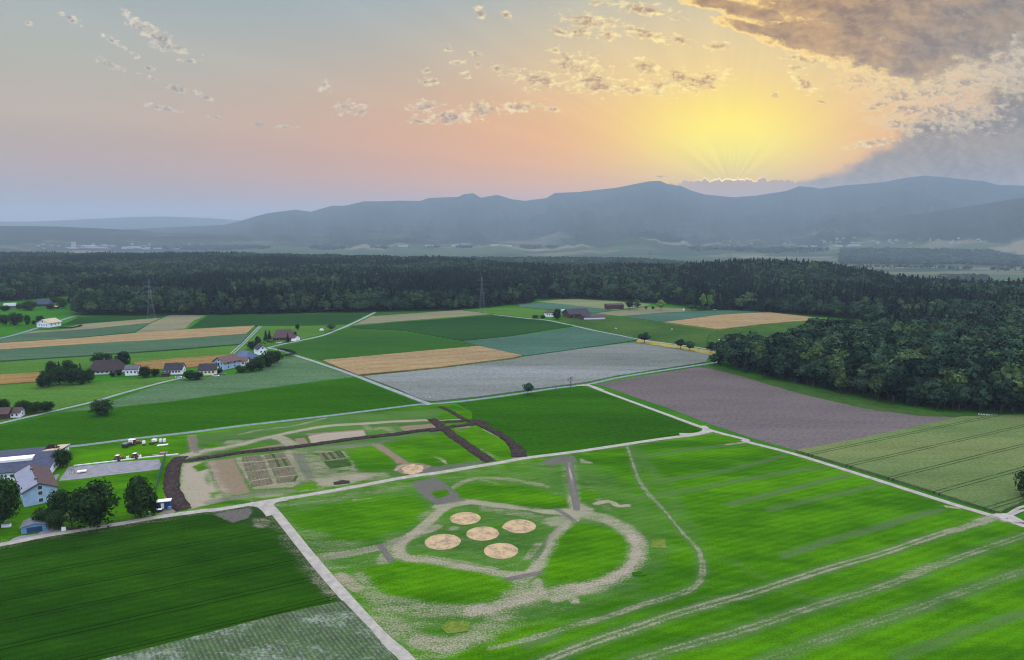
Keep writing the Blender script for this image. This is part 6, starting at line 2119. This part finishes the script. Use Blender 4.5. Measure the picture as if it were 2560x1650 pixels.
o = link('sand_heap', np_mesh('sand_heap', V_, F_, [m_sand]))
o.location = (sx_, sy_, .06)
tag(o, 'small flat sand heap on the brown circle above the gravel road', 'sand heap')

# --- raw earth banks
m_soil, T, b = new_mat('raw_soil', 1, 0)
P = T.n('ShaderNodeNewGeometry').outputs['Position']
f = T.noise(P, .9, 6, .75)
T.put(b.inputs['Base Color'], T.mix(T.sm(f, .35, .7), alb(54, 46, 48), alb(104, 92, 90)))


def bank(pts, w, h, label, seed=0):
    L = smooth_line(np.vstack(pts) if isinstance(pts, list) else pts, 6)
    d = np.hypot(*np.diff(L, axis=0).T)
    s = np.r_[0, np.cumsum(d)]
    n = max(6, int(s[-1] / .7))
    q = np.linspace(0, s[-1], n)
    C = np.c_[np.interp(q, s, L[:, 0]), np.interp(q, s, L[:, 1])]
    t = np.gradient(C, axis=0)
    t /= np.hypot(t[:, 0], t[:, 1])[:, None]
    nn = np.c_[-t[:, 1], t[:, 0]]
    o0 = C[0]
    ends = np.clip(np.minimum(q, s[-1] - q) / 2.5, 0, 1)
    cols = []
    K = 11
    for k in range(K):
        a = k / (K - 1) * 2 - 1
        wl = w / 2 * (1 + .42 * (fbm(q * .35 + seed, q * 0 + 3, 4) - .5)) if a > 0 else w / 2 * (1 + .42 * (fbm(q * .35 + seed + 40, q * 0 + 3, 4) - .5))
        p = C + nn * (a * wl)[:, None]
        z = h * np.sqrt(max(0, 1 - a * a)) * (.55 + .9 * fbm(p[:, 0] * .8, p[:, 1] * .8, 4)) * (.25 + .75 * ends) - (.1 if abs(a) == 1 else 0)
        cols.append(np.c_[p - o0, z + .02])
    V_ = np.vstack(cols)
    i = np.arange(K * n).reshape(K, n)
    Q = np.stack([i[:-1, :-1], i[1:, :-1], i[1:, 1:], i[:-1, 1:]], -1).reshape(-1, 4)[:, ::-1]
    o = link('earth_bank', np_mesh('earth_bank', V_, Q.astype(np.int32), [m_soil]))
    o.location = (o0[0], o0[1], .03)
    return tag(o, label, 'earth bank')


bank([gp('R3', [(205, 698), (450, 660), (700, 622), (1000, 592), (1200, 570), (1500, 528), (1700, 500), (2000, 468), (2200, 440), (2390, 418)]), gp('C6', [(150, 350), (330, 322), (430, 300)])], 3.8, .9, 'long dark earth bank crossing the upper building site', 1)
bank(gp('C6', [(170, 165), (240, 215), (330, 290), (420, 350), (500, 420), (700, 560), (850, 670), (980, 755), (1060, 800)]), 5.6, .9, 'straight dark earth bank slanting down to the gravel road', 2)
bank(gp('C6', [(290, -20), (400, 25), (520, 90), (620, 150), (700, 190), (800, 215)]), 3.0, .7, 'thin dark earth bank coming down from the lane junction', 3)
bank(gp('C6', [(720, 190), (850, 235), (1000, 300), (1100, 345), (1200, 400), (1300, 470), (1370, 540), (1420, 620), (1440, 740)]), 4.8, .9, 'curved dark earth bank ending at the gravel road', 4)
bank(gp('C6', [(1390, 540), (1470, 590), (1515, 660), (1545, 735)]), 4.4, .8, 'short dark earth bank forking beside the curved one', 5)
bank(gp('C6', [(280, 232), (400, 212), (520, 205), (650, 195)]), 3.2, .6, 'short dark earth bank joining the straight and curved banks', 6)
bank(gp('C6', [(740, 185), (850, 200), (950, 215), (1020, 235)]), 4.4, .7, 'stub of dark earth pointing into the lush field', 7)
bank(gp('C6', [(420, 290), (520, 278), (640, 262), (760, 250), (830, 255)]), 4.4, .7, 'crumbly brown earth bank with pale stones beside the curved bank', 8)
bank(gp('R3', [(180, 655), (130, 720), (105, 800), (95, 880), (105, 950), (140, 1020), (175, 1080), (200, 1112)]), 6.2, .7, 'broad dark earth bank between container and bare ground', 9)
x, y = gp('R3', [(1550, 878)])[0]
bank(np.array([[x - 3, y - 1], [x, y], [x + 3, y + 1]]), 3.2, .8, 'little dark soil heap beside the gravel road', 10)

# --- garden beds
m_bed = [field_mat('bed_a', alb(112, 114, 88), alb(136, 134, 108), .3, 1.2), field_mat('bed_b', alb(120, 112, 96), alb(142, 132, 114), .3, 1.2), field_mat('bed_c', alb(66, 96, 50), alb(84, 110, 62), .3, 1.2)]


def beds(corners, n, mats, label, group):
    a, b, c, d = [np.array(G(*p)) for p in px('R3', corners)]      # top left, top right, bottom right, bottom left
    rng = random.Random(int(corners[0][0]))
    for i in range(n):
        t0, t1 = (i + .07) / n, (i + .93) / n
        q = [a + (b - a) * t0, a + (b - a) * t1, d + (c - d) * t1, d + (c - d) * t0]
        cc = sum(q) / 4
        vs = [(p[0] - cc[0], p[1] - cc[1], 0) for p in q] + [((p[0] - cc[0]) * .97, (p[1] - cc[1]) * .97, .12) for p in q]
        o = MB().add(vs, [(4, 7, 6, 5), (0, 4, 5, 1), (1, 5, 6, 2), (2, 6, 7, 3), (3, 7, 4, 0)]).build('garden_bed', mats[rng.randrange(len(mats))])
        o.location = (cc[0], cc[1], .07)
        tag(o, label, 'garden bed', group)


le = [(690, 657), (704, 706), (732, 786), (762, 866), (785, 918)]
re_ = [(852, 640), (890, 692), (918, 762), (946, 836), (972, 893)]
l2 = [(882, 636), (908, 682), (945, 756), (980, 832), (1000, 888)]
r2 = [(1056, 618), (1088, 664), (1134, 734), (1180, 812), (1160, 868)]
rows_ = ('back', 'second', 'third', 'front')
for k in range(4):
    beds([(le[k][0] + 6, le[k][1] + 5), (re_[k][0] + 4, re_[k][1] + 5), (re_[k + 1][0] - 4, re_[k + 1][1] - 5), (le[k + 1][0] - 4, le[k + 1][1] - 5)], 6, m_bed[:2], 'narrow planting bed in the %s row, left half of the bed field' % rows_[k], 'beds left half %s row' % rows_[k])
    beds([(l2[k][0] + 6, l2[k][1] + 5), (r2[k][0] + 4, r2[k][1] + 5), (r2[k + 1][0] - 4, r2[k + 1][1] - 5), (l2[k + 1][0] - 4, l2[k + 1][1] - 5)], 6, m_bed, 'narrow planting bed in the %s row, right half of the bed field' % rows_[k], 'beds right half %s row' % rows_[k])
beds([(1345, 632), (1540, 603), (1590, 660), (1392, 690)], 7, m_bed[1:], 'greenish bed in the upper row of the small bed group', 'small bed group upper row')
beds([(1400, 702), (1592, 674), (1640, 730), (1456, 756)], 7, m_bed[2:], 'grassy bed in the lower row of the small bed group', 'small bed group lower row')
m_tan2 = field_mat('olive_plot', alb(104, 134, 50), alb(128, 150, 64), .15, 1.2)
for pts, m_, lab in (([(2215, 478), (2300, 476), (2310, 530), (2218, 526)], m_tan2, 'square yellow green test plot right of the loop track'), ([(2100, 675), (2150, 668), (2190, 695), (2110, 695)], m_lush, 'small lush green patch beside the right loop'),
                     ([(975, 985), (1010, 962), (1135, 972), (1130, 1025), (1000, 1042), (962, 1008)], m_tan2, 'olive green plot at the bottom of the site')):
    L_ = gp('R7', pts)
    c0 = L_.mean(0)
    o = MB().add([(p[0] - c0[0], p[1] - c0[1], z_) for z_ in (0, .15) for p in L_], [tuple(range(len(L_), 2 * len(L_)))[::-1], tuple(range(len(L_), 2 * len(L_)))] and
                 [tuple(range(len(L_), 2 * len(L_)))[::-1]] + [(i, (i + 1) % len(L_), len(L_) + (i + 1) % len(L_), len(L_) + i) for i in range(len(L_))]).build('test_plot', m_)
    o.location = (c0[0], c0[1], .06)
    tag(o, lab, 'test plot')

# --- white hive boxes at the wood edge
hv = None
for i in range(13):
    a = i / 12
    x, y = G(2444 + 78 * a, 1036.5 + 7 * a)
    if hv is None:
        hv = empty('hive_box', (x, y - 1))
        MB().box(-.3, .3, -.25, .25, .35, .95).build('box', P_wp, hv)
        MB().box(-.36, .36, -.31, .31, .95, 1.05).build('lid', P_steel, hv)
        MB().box(-.25, .25, -.2, .2, 0, .35).build('stand', P_wood, hv)
        h_ = hv
    else:
        h_ = hv.copy()
        COL.objects.link(h_)
        for c in [q for q in SC.objects if q.parent == hv]:
            c2 = c.copy()
            COL.objects.link(c2)
            c2.parent = h_
        h_.location = (x, y - 1, 0)
    tag(h_, 'small white hive box in the row along the wood edge at right', 'hive box', 'row of white hive boxes')


# --- cows on the pasture
def cow_mesh(mat, seed):
    bm_v = [(-.75, 0, 1.05), (-.2, 0, 1.0), (.45, 0, 1.05), (.8, 0, 1.15), (1.15, 0, 1.0), (1.4, 0, .85)]
    rad = [(.24, .3), (.34, .38), (.30, .36), (.15, .2), (.12, .15), (.07, .08)]
    ed = [(0, 1), (1, 2), (2, 3), (3, 4), (4, 5)]
    for x in (-.65, .45):
        for s in (-1, 1):
            i = len(bm_v)
            back = x < 0
            bm_v += [(x, s * .2, .7), (x + (-.08 if back else .0), s * .2, .36), (x, s * .2, 0)]
            rad += [(.13, .13), (.06, .06), (.05, .05)]
            ed += [(0 if back else 2, i), (i, i + 1), (i + 1, i + 2)]
    i = len(bm_v)
    bm_v += [(-.98, 0, 1.0), (-1.02, 0, .5)]
    rad += [(.04, .04), (.03, .03)]
    ed += [(0, i), (i, i + 1)]
    me = bpy.data.meshes.new('cow')
    me.from_pydata(bm_v, ed, [])
    me.materials.append(mat)
    o = bpy.data.objects.new('cow', me)
    COL.objects.link(o)
    sk = o.modifiers.new('skin', 'SKIN')
    for v, r_ in zip(me.skin_vertices[0].data, rad):
        v.radius = r_
    me.skin_vertices[0].data[0].use_root = True
    o.modifiers.new('sub', 'SUBSURF').levels = 1
    return o


P_cow = [plain('brown_hide', (.14, .07, .04), .3, 2), plain('dark_hide', (.03, .022, .02), .3, 2), plain('white_hide', (.62, .6, .58), .1, 2)]
base_cows = {}
cows = [(0, 1787, 838), (1, 1769, 847), (2, 1812, 846), (2, 1797, 852), (1, 1830, 840), (0, 1838, 843), (1, 1857, 839), (0, 1820, 858), (1, 1768, 856), (0, 1783, 846), (2, 1540, 823), (2, 1680, 825), (1, 1775, 842), (0, 1792, 841)]
for k, (m_, u_, v_) in enumerate(cows):
    x, y = G(u_, v_)
    if m_ not in base_cows:
        base_cows[m_] = o = cow_mesh(P_cow[m_], m_)
    else:
        o = base_cows[m_].copy()
        COL.objects.link(o)
    o.location = (x, y, .06)
    o.rotation_euler.z = random.uniform(0, 6.28)
    if u_ < 1700:
        tag(o, 'lone white cow grazing on the pasture, %s of the herd' % ('far left near the farm lane' if u_ < 1600 else 'midway to the left'), 'cow', 'grazing cows')
    else:
        tag(o, '%s cow grazing with the herd on the pasture beside the near wood' % ('brown', 'black', 'white')[m_], 'cow', 'grazing cows')

# --- distant towns and villages
P_tw = [plain('town_white', alb(214, 222, 230)[:3], .05, .05), plain('town_grey', alb(150, 160, 172)[:3], .08, .05), plain('town_beige', alb(196, 186, 172)[:3], .08, .05)]
P_tr = [plain('town_roof_red', alb(150, 116, 108)[:3], .1, .05), plain('town_roof_grey', alb(120, 128, 140)[:3], .1, .05), plain('town_roof_pale', alb(196, 200, 206)[:3], .1, .05)]
rg = random.Random(77)


def town_mesh(l, w, h, rh, wm, rm):
    m = [(-l, -w, -6), (l, -w, -6), (l, w, -6), (-l, w, -6), (-l, -w, h), (l, -w, h), (l, w, h), (-l, w, h), (-l, 0, h + rh), (l, 0, h + rh)]
    f = [(0, 1, 5, 4), (2, 3, 7, 6), (1, 2, 6, 9, 5), (3, 0, 4, 8, 7), (4, 5, 9, 8), (6, 7, 8, 9), (0, 3, 2, 1)]
    return np_mesh('house', np.array(m), f, [wm, rm], mi=[0, 0, 0, 0, 1, 1, 0])


t_house = [town_mesh(7, 5.5, 5.5, 4, P_tw[0], P_tr[0]), town_mesh(8, 6, 6, 4, P_tw[2], P_tr[0]), town_mesh(9, 6, 7, 4, P_tw[0], P_tr[1]), town_mesh(6, 5, 5, 4, P_tw[2], P_tr[1])]
t_hall = [town_mesh(38, 16, 9, 1.5, P_tw[0], P_tr[2]), town_mesh(26, 14, 8, 1.5, P_tw[0], P_tr[1]), town_mesh(50, 18, 10, 1, P_tw[1], P_tr[2])]
t_tower = town_mesh(11, 9, 34, 1, P_tw[0], P_tr[2])


def town(n, u0, u1, v0, v1, kinds, label, cat, group, zg=None, name='town_house'):
    for i in range(n):
        u_, v_ = rg.uniform(u0, u1), rg.uniform(v0, v1)
        az, te = azel(u_, v_)
        rr = np.linspace(1500, 15000, 2000)
        hz = height(rr * math.sin(az), rr * math.cos(az))
        hit = np.where(CAMH + te * rr <= hz)[0]
        if not len(hit):
            continue
        r_ = rr[hit[0]]
        o = link(name, rg.choice(kinds))
        o.location = (r_ * math.sin(az), r_ * math.cos(az), hz[hit[0]])
        o.rotation_euler.z = rg.uniform(-.3, .3) + (1.57 if rg.random() < .3 else 0)
        k = max(.9, min(1.6, r_ / 5500))
        o.scale = (k, k, k)
        tag(o, label, cat, group)


town(26, 170, 470, 617, 624, t_hall, 'pale long hall in the distant town beyond the left wood', 'hall', 'halls of the left town', name='town_hall')
town(34, 60, 520, 611, 622, t_house, 'small pale house in the distant town beyond the left wood', 'house', 'houses of the left town')
town(1, 183, 186, 617, 618, [t_tower], 'tallest white block of the distant left town', 'tower block', None, name='tower_block')
town(10, 1000, 1280, 612, 617, t_hall[:2], 'faint pale hall in the misty plain near the centre', 'hall', 'halls in the misty plain', name='town_hall')
town(40, 2050, 2480, 596, 610, t_house, 'small house of the hillside village below the right mountain', 'house', 'houses of the hillside village')
town(16, 1800, 2010, 600, 622, t_house, 'small house of the faint village right of the centre', 'house', 'houses of the faint village')
town(5, 1990, 2230, 614, 634, t_hall[:2], 'pale hall among trees on the right valley floor', 'hall', 'halls on the right valley floor', name='town_hall')
town(22, 2230, 2440, 655, 661, t_house, 'house in the long row behind the tree belt on the right plain', 'house', 'row houses on the right plain')
town(10, 2400, 2560, 703, 712, t_house, 'house just beyond the near wood at the right edge', 'house', 'houses beyond the near wood')
